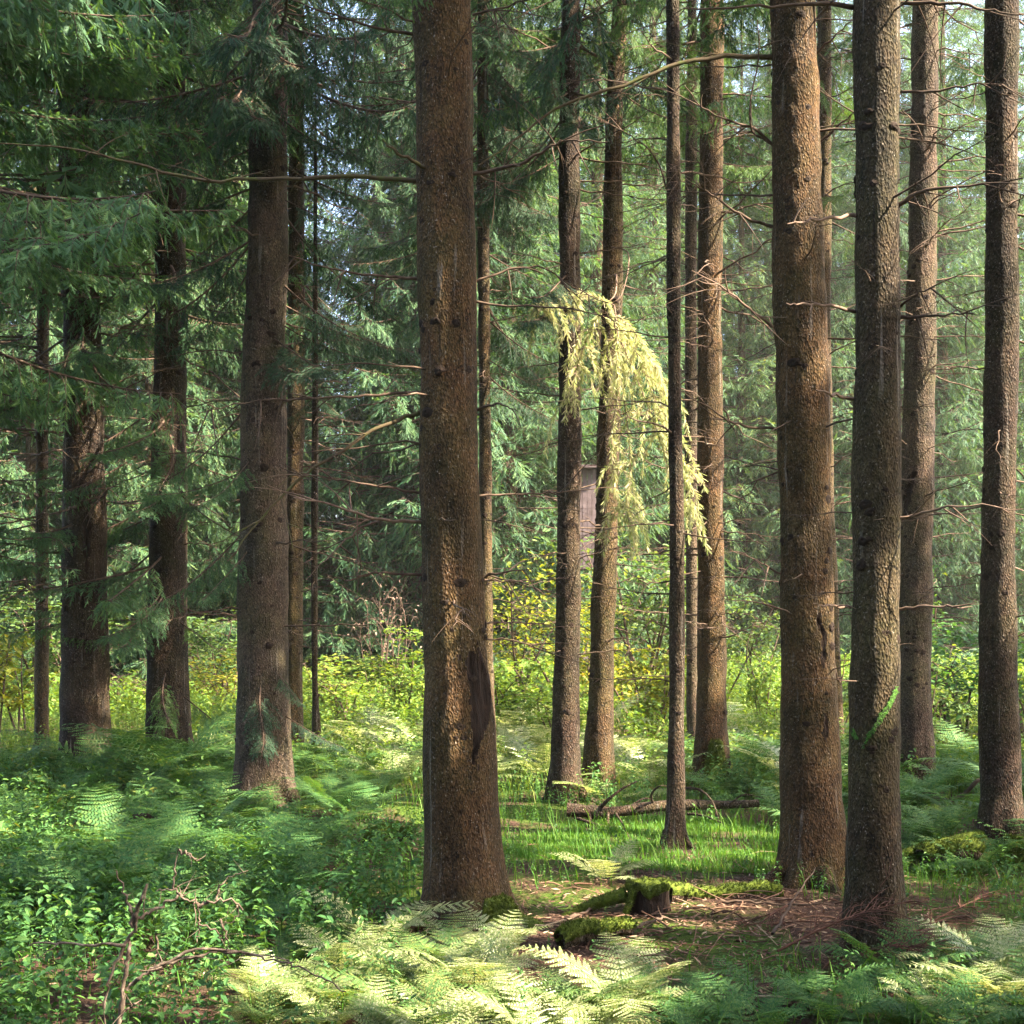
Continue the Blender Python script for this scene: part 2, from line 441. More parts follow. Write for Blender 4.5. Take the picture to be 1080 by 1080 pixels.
# ------------------------------------------------------------------ spruce boughs
def bough_mb(seed, L=2.0, pairs=26, sec=0.5, tw=0.13, step=0.045, hang=0.6, droop=0.3, tmpl=TW_NEAR, start=0.14, bare=0.0, rad=0.016):
    r = np.random.default_rng(seed)
    mb = MB()
    t = np.linspace(0, 1, 14)
    ax = np.stack([L * t, 0.10 * L * np.sin(t * 3 + r.uniform(0, 6)) * t, -droop * L * (t - 0.75 * t ** 2.5)], -1)
    tube(mb, ax, rad * (1 - 0.8 * t), 5, 0)
    O, X, U, S = [], [], [], []
    for side in (-1, 1):
        for i in range(pairs):
            tt = start + (1 - start) * (i + r.uniform(0, 0.8)) / pairs
            if r.uniform() < bare:
                continue
            p0 = np.array([np.interp(tt, t, ax[:, k]) for k in range(3)])
            tan = norm(np.array([np.interp(min(1, tt + .04), t, ax[:, k]) - np.interp(tt - .04, t, ax[:, k]) for k in range(3)]))
            ln = sec * (1.05 - 0.62 * tt) * r.uniform(0.55, 1.2)
            d0 = norm(tan * r.uniform(0.5, 1.0) + np.array([0, side, 0]) * r.uniform(0.6, 1.1) + np.array([0, 0, -0.15]))
            n = 6
            s = np.linspace(0, 1, n)
            h = hang * r.uniform(0.4, 1.3)
            q = p0 + ln * (s[:, None] * d0 * (1 - 0.45 * h * s[:, None]) + np.array([0, 0, -1]) * (h * s ** 1.6)[:, None])
            tube(mb, q, 0.004 * (1.1 - s), 3, 0)
            m = max(3, int(ln / step))
            ss = (np.arange(m) + r.uniform(0, 1, m)) / m
            ss = 0.12 + 0.88 * ss
            P = np.stack([np.interp(ss, s, q[:, k]) for k in range(3)], -1)
            T = norm(np.stack([np.interp(np.minimum(1, ss + .1), s, q[:, k]) - np.interp(np.maximum(0, ss - .1), s, q[:, k]) for k in range(3)], -1))
            B = norm(np.cross(T, np.array([0.05, 0.03, 1.0])))
            for sd in (-1, 1):
                D = norm(T * r.uniform(0.6, 1.1, (m, 1)) + sd * B * r.uniform(0.4, 0.9, (m, 1)) + np.array([0, 0, -0.35 * h]) + r.normal(0, 0.28, (m, 3)))
                O.append(P); X.append(D); U.append(np.cross(D, B) + r.normal(0, 0.4, (m, 3))); S.append(tw * r.uniform(0.5, 1.25, m) * (1.1 - 0.4 * ss))
            O.append(q[-1:]); X.append(T[-1:]); U.append(np.array([[0.3, 0.2, 1.0]])); S.append(np.array([tw]))
    O, X, U, S = map(np.concatenate, (O, X, U, S))
    X, Y, Z = frames(X, U)
    inst(mb, *tmpl, O, X * S[:, None], Y * S[:, None] * 0.85, Z * S[:, None], 1)
    return mb


NEAR = [bough_mb(100 + i, L=2.0, pairs=[24, 28, 22, 26, 20, 26][i], hang=[0.75, 0.5, 0.9, 0.35, 0.8, 0.6][i], droop=[0.3, 0.22, 0.4, 0.15, 0.35, 0.28][i], tw=0.082, step=0.029) for i in range(6)]
MID = [bough_mb(200 + i, L=2.0, pairs=17, sec=0.62, tw=0.115, step=0.046, hang=[0.8, 0.6, 0.95, 0.5][i], droop=[0.32, 0.22, 0.4, 0.18][i], tmpl=TW_MID) for i in range(4)]
FAR = [bough_mb(300 + i, L=2.0, pairs=12, sec=0.72, tw=0.15, step=0.066, hang=[0.85, 0.6, 1.0, 0.5][i], droop=[0.32, 0.2, 0.42, 0.16][i], tmpl=TW_FAR) for i in range(4)]
COARSE = [bough_mb(320 + i, L=2.0, pairs=9, sec=0.68, tw=0.27, step=0.12, hang=[0.85, 0.6, 1.0, 0.5][i], droop=[0.32, 0.2, 0.42, 0.16][i], tmpl=TW_FAR) for i in range(4)]
BOUGH_MESH = {}


def bough_mesh(i, leaf):
    k = (i, leaf)
    if k not in BOUGH_MESH:
        BOUGH_MESH[k] = NEAR[i].mesh('bough', [M['deadwood'], M[leaf]])
    return BOUGH_MESH[k]


def crown_mb(seed, H, base, R, lib, step=0.42, per=5, top=1.0, keep=None, dens=1.0, origin=(0, 0, 0), cut=True, pitch=0.0):
    """whorls of boughs from base to the top of the tree, cone outline; faces that cross a canopy opening are left out"""
    r = np.random.default_rng(seed)
    out = MB()
    z = base
    V, Fs = {0: [], 1: []}, {0: [], 1: []}
    vv, ff, n = [], [], 0
    while z < H - 0.3:
        f = (z - base) / (H - base)
        rad = R * (1 - f) ** 0.75 * (0.75 + 0.25 * min(1, f * 6 + 0.4)) + 0.25
        k = max(3, int(per * dens * (0.6 + 0.4 * (1 - f)) + r.uniform(0, 1)))
        a0 = r.uniform(0, 6.28)
        for j in range(k):
            a = a0 + j * 2 * PI / k + r.normal(0, 0.25)
            zz = z + r.uniform(-0.2, 0.2)
            b = lib[r.integers(len(lib))]
            s = rad * r.uniform(0.65, 1.2) / 2.0
            bv, bf = b.arrays()
            up = pitch + 0.35 * f + r.normal(0, 0.1)
            ca, sa = math.cos(a), math.sin(a)
            x = np.array([ca * math.cos(up), sa * math.cos(up), math.sin(up)])
            y = np.array([-sa, ca, 0]) * (1 if r.uniform() < 0.5 else -1)
            zx = np.cross(x, y) if y[1] * ca >= y[0] * sa else -np.cross(x, y)
            zx = zx if zx[2] > 0 else -zx
            w = bv[:, :1] * s * x + bv[:, 1:2] * s * y + bv[:, 2:] * s * zx + np.array([0, 0, zz])
            vv.append(w)
            for fa, m, sm in bf:
                ff.append((fa + n, m, sm))
            n += len(w)
        z += step * (0.8 + 0.5 * r.uniform()) * (1.15 - 0.5 * f)
    v = np.concatenate(vv)
    out.v, out.n = [v], len(v)
    keep = None
    if cut and GAPS:
        world = v + np.asarray(origin)
        e1 = np.array([-SUN[1], SUN[0], 0.0]); e1 /= np.linalg.norm(e1)
        e2 = np.cross(SUN, e1)
        pu, pv, ps = world @ e1, world @ e2, world @ SUN
        order = np.argsort(pu); su = pu[order]
        keep = np.ones(len(v), bool)
        for p, rr in GAPS:
            u0, v0, s0 = p @ e1, p @ e2, p @ SUN
            i0, i1 = np.searchsorted(su, (u0 - rr, u0 + rr))
            if i1 <= i0:
                continue
            ix = order[i0:i1]
            hit = ((pu[ix] - u0) ** 2 + (pv[ix] - v0) ** 2 < rr * rr) & (ps[ix] - s0 > 0.6)
            keep[ix[hit]] = False
    for fa, m, sm in ff:
        if keep is not None:
            fa = fa[keep[fa[:, 0]]]
        if len(fa):
            out.f.append((fa, m, sm))
    return out


# ------------------------------------------------------------------ dead branches
def dead_mb(seed):
    r = np.random.default_rng(seed)
    mb = MB()
    t = np.linspace(0, 1, 9)
    p = np.stack([t, np.cumsum(r.normal(0, 0.025, 9)), -0.05 * t + 0.10 * r.uniform(-1, 1) * t ** 2 + np.cumsum(r.normal(0, 0.014, 9))], -1)
    p[0, 1:] = 0
    tube(mb, p, 0.010 * (1 - 0.78 * t), 5)
    for i in range(r.integers(4, 10)):
        s = r.uniform(0.2, 0.95)
        q = np.array([np.interp(s, t, p[:, k]) for k in range(3)])
        L = r.uniform(0.1, 0.38) * (1.1 - s * 0.6)
        d = norm(np.array([r.uniform(0.3, 1.0), r.choice([-1, 1]) * r.uniform(0.3, 1), r.uniform(-0.5, 0.3)]))
        u = np.linspace(0, 1, 5)
        tube(mb, q + L * (u[:, None] * d + np.array([0, 0, -0.25]) * (u ** 2)[:, None] + np.outer(u, r.normal(0, 0.08, 3))), 0.0042 * (1.05 - u * 0.8), 3)
        if r.uniform() < 0.5:
            q2 = q + L * 0.5 * d
            d2 = norm(d + r.normal(0, 0.5, 3))
            tube(mb, q2 + L * 0.45 * u[:, None] * d2, 0.003 * (1.05 - u * 0.8), 3)
    return mb


DEAD = [dead_mb(500 + i) for i in range(12)]
DEAD_MESH = {}


def dead_mesh(i, mat):
    if (i, mat) not in DEAD_MESH:
        DEAD_MESH[(i, mat)] = DEAD[i].mesh('dead_branch', [M[mat]])
    return DEAD_MESH[(i, mat)]


# ------------------------------------------------------------------ the standing spruces
class Tree:
    pass


TREES = {}


def spruce(key, d, prof, bark, label, H=22, knots=True, whorl=0.55, dead=(0.4, 1.3), nd=3, ztop=None, flare=0.12, group='spruce trunks of the stand', seed=None, deadmat=('deadwood',), dead_from=1.2, scars=()):
    """prof: (row, left edge, right edge) of the trunk in the photo; turned into rings at distance d"""
    s = seed if seed is not None else abs(hash_name(key)) % 9999
    r = np.random.default_rng(s)
    prof = sorted(prof, key=lambda q: -q[0])
    zs, cs, rs = [], [], []
    for y, a, b in prof:
        zs.append(EYE - (y - HY) / F * d); cs.append(((a + b) / 2 - CX) / F * d); rs.append((b - a) / 2 / F * d)
    x0 = cs[0]
    g = float(gh(x0, d))
    T = Tree()
    T.key, T.d, T.base, T.H = key, d, np.array([x0, d, g]), H
    # continue up beyond the frame
    zt, ct, rt = zs[-1], cs[-1], rs[-1]
    lean = (cs[-1] - cs[len(cs) // 2]) / max(0.5, zs[-1] - zs[len(zs) // 2])
    for k in (0.3, 0.65, 1.0):
        z = zt + (H - zt) * k
        zs.append(z); cs.append(ct + lean * 0.4 * (z - zt)); rs.append(max(0.012, rt * (1 - k * 0.97)))
    zs, cs, rs = map(np.array, (zs, cs, rs))
    zs[0] = g - 0.02
    T.zs, T.cs, T.rs = zs, cs, rs
    vis = EYE + HY / F * d + 0.6
    zz = np.concatenate([[g - 0.25, g - 0.1], np.arange(g, vis, 0.016 if scars else 0.04), np.linspace(vis, H, 26)])
    c = np.interp(zz, zs, cs)
    # smooth the measured radii a little
    R = np.interp(zz, zs, rs)
    n = 128 if scars else 48
    a = np.arange(n) * 2 * PI / n
    hb = np.maximum(0, zz - g)
    ph = r.uniform(0, 6.28, 3)
    lob = 0.5 * np.sin(3 * a + ph[0]) + 0.35 * np.sin(5 * a + ph[1]) + 0.2 * np.sin(8 * a + ph[2])
    fl = np.exp(-hb / 0.17)[:, None] * (flare + 0.20 * lob[None]) + 0.06 * np.exp(-hb / 0.6)[:, None] * lob[None]
    rr = R[:, None] * (1 + fl)
    P = np.stack([c[:, None] + rr * np.cos(a), d + rr * np.sin(a), np.broadcast_to(zz[:, None], rr.shape)], -1)
    dn = 0.010 * wob(P, 6, s) + 0.003 * wob(P * np.array([1, 1, 0.4]), 24, s + 1) + 0.0022 * wob(P * np.array([1, 1, 0.5]), 75, s + 2)
    dn = dn * np.minimum(1, R / 0.12)[:, None]
    P[..., 0] += dn * np.cos(a); P[..., 1] += dn * np.sin(a)
    rt_ = root('spruce_tree', T.base, label, 'tree', group)
    T.root = rt_
    off = T.base
    m = len(zz)
    i, j = np.meshgrid(np.arange(m - 1), np.arange(n), indexing='ij')
    mb = MB()
    fq = np.stack([i * n + j, i * n + (j + 1) % n, (i + 1) * n + (j + 1) % n, (i + 1) * n + j], -1).reshape(-1, 4)
    T.inv = off
    pick = np.zeros(len(fq), bool)
    if scars:
        px = CX + F * P[..., 0] / P[..., 1]; py = HY + F * (EYE - P[..., 2]) / P[..., 1]
        front = P[..., 1] < d + 0.02
        deep = np.zeros(P.shape[:2])
        for k_, sc in enumerate(scars):
            ys = [q[0] for q in sc]
            jag = 2.2 * wob(P, 45, s + 9 + k_) + 1.2 * wob(P, 130, s + 19 + k_)
            l_ = np.interp(py, ys, [q[1] for q in sc]) + jag; r_e = np.interp(py, ys, [q[2] for q in sc]) + jag[::-1] * 0.7
            ins = np.minimum(px - l_, r_e - px) * front * ((py > ys[0]) & (py < ys[-1]))
            deep = np.maximum(deep, np.clip(ins / 4.0, 0, 1))
        lip = np.clip(deep * 3, 0, 1) * (1 - deep) * 0.012
        cut_ = deep * (0.014 + 0.012 * wob(P * np.array([1, 1, 0.25]), 60, s + 31))
        P[..., 0] -= (cut_ - lip) * np.cos(a); P[..., 1] -= (cut_ - lip) * np.sin(a)
        pick = (deep.reshape(-1)[fq] > 0.2).sum(1) >= 3
    pv = (P - off).reshape(-1, 3)
    mb.add(pv, fq[~pick], 0, True)
    if pick.any():
        mb.f.append((fq[pick], 2, True))
    # knots where branches were: low dark collars, part of the bark
    if knots:
        z = g + r.uniform(0.6, 0.9)
        while z < vis:
            k = r.integers(3, 6)
            for q in range(k):
                aa = r.uniform(0, 2 * PI); zq = z + r.normal(0, 0.05)
                knot(mb, T, aa, zq, r.uniform(0.015, 0.029) * (0.6 + 1.6 * np.interp(zq, zs, rs)))
            for q in range(r.integers(1, 4)):
                zq = z + r.uniform(0.1, whorl); knot(mb, T, r.uniform(0, 6.28), zq, r.uniform(0.010, 0.02) * (0.6 + 1.6 * np.interp(zq, zs, rs)))
            z += 0.27 * r.uniform(0.75, 1.25)
    T.trunk = link('trunk', mb.mesh('trunk', [M[bark], M['knot'], M['rot']]), rt_)
    # random dead branches
    z = g + dead_from
    cnt = 0
    while z < min(vis + 0.5, H - 4) and cnt < 70:
        for q in range(r.integers(max(0, nd - 1), nd + 2)):
            aa = r.uniform(0, 2 * PI)
            ln = r.uniform(*dead) * (0.5 + 0.5 * min(1, (z - g) / 3.0))
            dead_branch(T, aa, z + r.normal(0, 0.08), ln, r.normal(0.02, 0.16), r, deadmat[r.integers(len(deadmat))])
            cnt += 1
        z += whorl * r.uniform(0.7, 1.3)
    TREES[key] = T
    return T


def hash_name(s):
    h = 7
    for ch in s:
        h = (h * 31 + ord(ch)) % 100003
    return h


def surf(T, a, z):
    c, R = np.interp(z, T.zs, T.cs), np.interp(z, T.zs, T.rs)
    return np.array([c + R * math.cos(a), T.d + R * math.sin(a), z]), R


def knot(mb, T, a, z, s):
    p, R = surf(T, a, z)
    nrm = np.array([math.cos(a), math.sin(a), 0.0]); tan = np.array([-math.sin(a), math.cos(a), 0.0]); up = np.array([0, 0, 1.0])
    n = 9
    th = np.arange(n) * 2 * PI / n
    rng_ = np.random.default_rng(int((a * 100 + z * 1000)) % 99999)
    rings = []
    for rad, h in ((1.7, -0.14), (1.05, 0.08), (0.5, 0.22), (0.28, 0.05)):
        w = rad * s * (1 + 0.22 * rng_.normal(size=n))
        sag = (w * np.cos(th)) ** 2 / (2 * max(R, 0.03))
        rings.append(p + np.outer(w * np.cos(th), tan) + np.outer(w * np.sin(th) * 0.75, up) + np.outer(h * s - sag, nrm))
    v = np.concatenate(rings + [p[None] + nrm * s * 0.0]) - T.inv
    f = []
    for i in range(3):
        for j in range(n):
            f.append((i * n + j, i * n + (j + 1) % n, (i + 1) * n + (j + 1) % n, (i + 1) * n + j))
    mb.add(v, f, 1, True)
    mb.add(v[3 * n:], [(j, (j + 1) % n, n) for j in range(n)], 1, True)


def dead_branch(T, a, z, ln, pitch, r, mat='deadwood'):
    p, R = surf(T, a, z)
    x = np.array([math.cos(a) * math.cos(pitch), math.sin(a) * math.cos(pitch), math.sin(pitch)])
    p = p - x * 0.02 - T.inv
    o = link('dead_branch', dead_mesh(int(r.integers(12)), mat), T.root)
    o.matrix_local = frame_matrix(p, x, (0.0, r.normal(0, 0.3), 1), ln)
    return o


def branch_path(T, pts, r0, mat='deadwood', twigs=8, dd=0.0, seed=0, label=None, tw_len=0.35, needles=None):
    """a particular bare branch followed in the photo: (column, row) points; runs from the trunk, dd metres towards the viewer at its tip"""
    r = np.random.default_rng(seed + 900)
    k = len(pts)
    w = [at(x, y, T.d - dd * (i / (k - 1)) + 0.0) for i, (x, y) in enumerate(pts)]
    w[0] = w[0] + np.array([0, 0.02, 0])
    n = max(10, k * 4)
    q = bez(w, n) - T.inv
    q[1:] += r.normal(0, 0.004, (n - 1, 3))
    t = np.linspace(0, 1, n)
    mb = MB()
    tube(mb, q, r0 * (1 - 0.75 * t), 6)
    for i in range(twigs):
        s = r.uniform(0.12, 0.97)
        b = np.array([np.interp(s, t, q[:, c]) for c in range(3)])
        tg = norm(np.array([np.interp(min(1, s + .05), t, q[:, c]) - np.interp(s - .05, t, q[:, c]) for c in range(3)]))
        d = norm(tg * r.uniform(0.2, 0.9) + r.normal(0, 0.55, 3) + np.array([0, 0, -0.15]))
        u = np.linspace(0, 1, 6)
        ln = tw_len * r.uniform(0.35, 1.2)
        tp = b + ln * (u[:, None] * d + np.outer(u ** 2, r.normal(0, 0.18, 3) + np.array([0, 0, -0.12])))
        tube(mb, tp, 0.0045 * (1.05 - 0.8 * u), 4)
        if r.uniform() < 0.6:
            d2 = norm(d + r.normal(0, 0.6, 3))
            tube(mb, tp[2] + ln * 0.5 * u[:, None] * d2, 0.003 * (1.05 - 0.8 * u), 3)
    return link('dead_branch', mb.mesh('dead_branch', [M[mat]]), T.root, label)


def bough(T, z, a, L, pitch=-0.1, var=None, leaf='needle_near', label=None):
    r = np.random.default_rng(int(abs(z * 977 + a * 131)) % 99999)
    p, R = surf(T, a, z)
    x = np.array([math.cos(a) * math.cos(pitch), math.sin(a) * math.cos(pitch), math.sin(pitch)])
    v = int(r.integers(6)) if var is None else var
    o = link('bough', bough_mesh(v, leaf), T.root, label)
    o.matrix_local = frame_matrix(p - x * 0.03 - T.inv, x, (0, r.normal(0, 0.15), 1), L / 2.0)
    return o


def crown(T, base, R, lib, leaf, seed, step=0.45, per=5, cut=True, H=None):
    mbc = crown_mb(seed, (H or T.H) - T.inv[2], base - T.inv[2], R, lib, step, per, origin=T.inv, cut=cut)
    v = mbc.v[0]
    zc = v[:, 2] + T.inv[2]
    mbc.v[0] = v + np.stack([np.interp(zc, T.zs, T.cs) - T.inv[0], 0 * zc, 0 * zc], -1)
    return link('crown', mbc.mesh('crown', [M['deadwood'], M[leaf]]), T.root)


# openings that let the sun in: bottom fern patch, fern at lower right, stump, lawn, hanging spray, meadow
for px, py, d, r_ in ((330, 1010, 5.2, 0.30), (390, 985, 5.5, 0.42), (450, 1000, 5.4, 0.5), (520, 1005, 5.4, 0.48), (590, 1020, 5.3, 0.42), (650, 1040, 5.1, 0.3), (430, 1060, 5.0, 0.4), (560, 1060, 5.0, 0.4),
                      (980, 1010, 5.6, 0.26), (985, 1050, 5.2, 0.26),
                      (683, 942, 6.85, 0.36), (720, 940, 7.1, 0.22), (640, 952, 6.9, 0.28), (600, 975, 6.5, 0.34), (560, 985, 6.2, 0.25), (640, 1000, 6.0, 0.25), (775, 940, 7.3, 0.14), (640, 900, 8.2, 0.36), (600, 930, 7.4, 0.3), (700, 980, 6.6, 0.2),
                      (600, 880, 9.3, 0.55), (680, 875, 9.5, 0.5), (740, 880, 9.4, 0.5), (790, 890, 9.0, 0.3), (740, 905, 8.5, 0.3),
                      (665, 400, 10.7, 0.85), (690, 440, 10.7, 0.6), (650, 480, 10.7, 0.6), (700, 480, 10.7, 0.6), (610, 340, 10.7, 0.55), (660, 340, 10.7, 0.5),
                      (220, 955, 4.3, 0.2), (170, 985, 4.3, 0.16)):
    gap(px, py, d, r_)
rg = np.random.default_rng(5)
for k in range(95):          # small breaks in the canopy that dapple the shade
    d_ = rg.uniform(4.6, 13.5)
    x_ = rg.uniform(-0.43, 0.43) * d_
    GAPS.append((np.array([x_, d_, 0.3]), rg.uniform(0.07, 0.2)))
for k in range(64):          # the lower left catches more of them
    d_ = rg.uniform(4.6, 10.5)
    GAPS.append((np.array([rg.uniform(-0.43, -0.08) * d_, d_, 0.3]), rg.uniform(0.12, 0.32)))
for k in range(44):
    d_ = rg.uniform(8.5, 14)
    GAPS.append((np.array([rg.uniform(-0.4, 0.35) * d_, d_ + 0.2, rg.uniform(2, 6.5)]), rg.uniform(0.15, 0.4)))
for px, py, d, r_ in ((380, 850, 10.8, 0.8), (335, 838, 11.3, 0.8), (412, 868, 9.8, 0.5), (305, 862, 10.2, 0.4), (380, 830, 12, 1.0), (340, 805, 13, 1.1), (400, 790, 14, 1.0), (425, 850, 11.2, 0.6), (545, 820, 12.4, 0.9), (690, 790, 13.5, 0.9), (575, 850, 11, 0.5), (660, 800, 14, 0.8), (800, 800, 13.5, 0.7), (900, 790, 14.5, 0.7), (1000, 800, 13.5, 0.6), (120, 790, 15, 0.9), (220, 800, 14.5, 0.7), (20, 790, 15, 0.9), (370, 790, 14, 0.9), (400, 760, 17, 1.2), (340, 740, 20, 1.4), (560, 780, 15, 0.8), (560, 720, 19, 1.2), (670, 740, 17, 0.9), (690, 660, 21, 1.1), (820, 760, 17, 0.9), (60, 760, 18, 1.1), (230, 770, 18, 0.9), (380, 820, 12, 0.5), (800, 700, 21, 0.8), (1000, 760, 17, 0.5)):
    gap(px, py, d, r_)

S = spruce
S('main', 6.8, [(0, 436, 497), (180, 440, 500), (360, 442, 502), (540, 443, 506), (660, 446, 513), (720, 448, 518), (800, 447, 522), (900, 447, 529), (940, 445, 535), (968, 438, 545)], 'bark_red',
  'widest spruce of the stand, red-brown trunk with a dark bark scar and a mossy root', whorl=0.36, nd=2, dead=(0.2, 0.9), dead_from=1.5, flare=0.10,
  scars=[[(684, 494, 499), (698, 491, 510), (712, 493, 517), (735, 493, 519), (760, 495, 517), (782, 497, 510), (802, 498, 502), (822, 498, 500)], [(672, 500, 503), (688, 503, 508), (700, 506, 513)], [(690, 482, 486), (712, 485, 489), (735, 487, 490)], [(800, 503, 506), (820, 504, 507), (845, 503, 504)]])
S('paint', 6.05, [(0, 901, 947), (180, 902, 948), (360, 903, 948), (540, 900, 949), (720, 896, 948), (840, 896, 949), (930, 895, 951), (1005, 890, 957)], 'bark_grey',
  'grey-brown spruce with a lime green paint stripe on its trunk', whorl=0.34, nd=2, dead=(0.2, 0.8), dead_from=1.5, flare=0.08)
S('behind_paint', 7.6, [(0, 812, 860), (120, 815, 864), (300, 816, 869), (360, 818, 873), (540, 822, 876), (720, 824, 882), (840, 824, 888), (900, 822, 894), (930, 816, 899)], 'bark_red',
  'stout red-brown spruce with torn bark, just left of the paint-striped trunk', whorl=0.42, nd=2, dead=(0.2, 0.9), dead_from=1.4, flare=0.14,
  scars=[[(644, 862, 866), (654, 860, 867), (668, 864, 872), (690, 864, 873), (706, 867, 871)], [(752, 870, 874), (762, 869, 876), (776, 867, 874), (788, 869, 871)]])
S('cavity', 11.75, [(0, 963, 989), (120, 961, 988), (300, 957, 987), (420, 953, 986), (540, 951, 984), (720, 948, 981), (828, 944, 984)], 'bark_pale',
  'spruce with a dark rotten hollow, close behind the right side of the paint-striped trunk', whorl=0.36, nd=4, dead=(0.4, 1.2), dead_from=1.6, deadmat=('deadwood', 'litwood'),
  scars=[[(496, 960, 966), (504, 956, 967), (525, 952, 963), (548, 951, 956)]])
S('edge', 8.5, [(0, 1040, 1073), (360, 1040, 1073), (540, 1036, 1070), (720, 1034, 1072), (840, 1034, 1077), (900, 1027, 1086)], 'bark_dark',
  'dark straight spruce at the right edge, mossy mound at its foot', whorl=0.4, nd=3, dead=(0.3, 1.0), dead_from=1.6, deadmat=('deadwood', 'litwood'))
S('slim', 8.8, [(0, 703, 716), (100, 703, 717), (300, 703, 718), (430, 705, 718), (540, 706, 722), (720, 706, 722), (840, 703, 722), (892, 699, 723)], 'bark_dark',
  'slim dark spruce rising just behind the mossy stump', whorl=0.33, nd=3, dead=(0.3, 0.9), dead_from=1.3, H=14, deadmat=('deadwood', 'litwood'))
S('mossfoot', 12.1, [(0, 739, 763), (90, 739, 763), (300, 736, 761), (540, 736, 763), (720, 736, 766), (780, 733, 768), (824, 727, 772)], 'bark_red',
  'brown spruce with bright green moss on its foot, behind the fallen log', whorl=0.36, nd=4, dead=(0.4, 1.3), dead_from=1.5)
S('thin_behind', 13.8, [(0, 725, 735), (180, 723, 735), (360, 722, 735), (540, 723, 735), (720, 724, 736), (802, 724, 738)], 'bark_pale',
  'thin spruce squeezed behind the moss-footed trunk', whorl=0.4, nd=3, dead=(0.3, 0.8), H=15)
S('pair_left', 11.2, [(0, 592, 612), (170, 589, 611), (300, 590, 612), (460, 588, 613), (660, 586, 612), (720, 583, 611), (780, 582, 611), (840, 577, 615)], 'bark_dark',
  'left trunk of the close pair of spruces, dark purple-brown bark', whorl=0.4, nd=3, dead=(0.3, 1.1), dead_from=1.4)
S('pair_right', 11.8, [(0, 646, 662), (100, 640, 657), (180, 637, 656), (300, 635, 657), (540, 628, 652), (720, 621, 647), (780, 617, 647), (830, 614, 649)], 'bark_brown',
  'leaning right trunk of the close pair, bearing the sunlit hanging spray', whorl=0.4, nd=3, dead=(0.3, 1.0), dead_from=1.4)
S('hidden', 14.0, [(200, 503, 516), (380, 505, 517), (540, 506, 519), (680, 507, 520), (790, 506, 524)], 'bark_brown',
  'thin spruce half hidden behind the right side of the widest trunk', whorl=0.42, nd=3, dead=(0.3, 0.9), H=17)
S('gap_tree', 14.2, [(0, 862, 877), (150, 863, 877), (360, 862, 876), (540, 866, 880), (700, 872, 887), (790, 874, 892)], 'bark_brown',
  'thin spruce showing only in the gap between the two stout right-hand trunks', whorl=0.42, nd=3, dead=(0.3, 1.0), H=18)
S('broad_left', 10.8, [(0, 266, 303), (60, 264, 303), (180, 263, 303), (270, 262, 303), (360, 256, 301), (540, 253, 303), (720, 250, 305), (800, 248, 306), (846, 243, 310)], 'bark_pale',
  'broad purple-grey spruce with hanging dark boughs and ferns round its foot', whorl=0.4, nd=2, dead=(0.4, 1.4), dead_from=1.7)
S('broad_behind', 13.8, [(0, 307, 320), (60, 305, 320), (360, 304, 322), (540, 302, 320), (720, 303, 319), (800, 303, 321)], 'bark_brown',
  'slender spruce touching the right side of the broad purple-grey trunk from behind', whorl=0.42, nd=2, dead=(0.3, 1.0), H=18)
S('pole', 13.4, [(300, 330, 335), (420, 329, 336), (600, 328, 335), (720, 329, 335), (806, 329, 341)], 'bark_dark',
  'pole-thin young spruce between the broad purple-grey and the widest trunk', whorl=0.35, nd=3, dead=(0.3, 0.8), H=9, knots=False, dead_from=1.0)
S('scarred', 13.15, [(0, 63, 100), (100, 62, 98), (240, 64, 99), (360, 68, 107), (540, 67, 111), (720, 65, 114), (808, 62, 117)], 'bark_dark',
  'thick dark spruce with a black resin scar, beside the thin trunk at far left', whorl=0.36, nd=4, dead=(0.6, 1.7), dead_from=1.6, scars=[[(540, 88, 95), (560, 85, 98), (580, 87, 96), (612, 91, 93)], [(620, 86, 89), (650, 85, 89), (680, 86, 88)]])
S('bushy', 13.4, [(0, 168, 194), (130, 165, 195), (390, 163, 196), (600, 157, 197), (720, 155, 198), (806, 155, 203)], 'bark_dark',
  'spruce wrapped in drooping live boughs down to eye height', whorl=0.4, nd=2, dead=(0.5, 1.4), dead_from=1.6)
S('far_left', 14.6, [(250, 40, 52), (500, 38, 50), (600, 38, 51), (797, 36, 51)], 'bark_brown',
  'thin spruce at far left, ringed with bare side branches', whorl=0.28, nd=5, dead=(0.6, 1.5), dead_from=1.6, H=16)

# ---- particular branches
T = TREES['behind_paint']
branch_path(T, [(815, 59), (770, 60), (720, 66), (650, 92), (585, 115), (540, 150), (505, 175)], 0.017, 'mosswood', 9, 0.6, 1, 'long mossy branch drooping at its tip')
branch_path(T, [(816, 152), (795, 135), (770, 128), (740, 112), (722, 90)], 0.010, 'deadwood', 6, 0.3, 2)
branch_path(T, [(816, 238), (780, 226), (750, 205), (722, 188)], 0.011, 'deadwood', 6, 0.3, 3)
branch_path(T, [(817, 152), (790, 130), (800, 60), (798, 20)], 0.008, 'deadwood', 4, 0.3, 4)
branch_path(T, [(818, 345), (790, 325), (765, 305), (730, 285)], 0.010, 'litwood', 9, 0.5, 5)
branch_path(T, [(819, 452), (780, 448), (750, 432), (722, 415)], 0.010, 'deadwood', 6, 0.4, 6)
branch_path(T, [(862, 55), (880, 38), (900, 20)], 0.009, 'deadwood', 3, 0.1, 7)
branch_path(T, [(866, 148), (885, 132), (903, 115)], 0.010, 'deadwood', 3, 0.1, 8)
branch_path(T, [(824, 605), (800, 592), (770, 580)], 0.007, 'litwood', 5, 0.3, 9)
branch_path(T, [(880, 700), (886, 720), (891, 690)], 0.008, 'deadwood', 1, 0.0, 10)
T = TREES['paint']
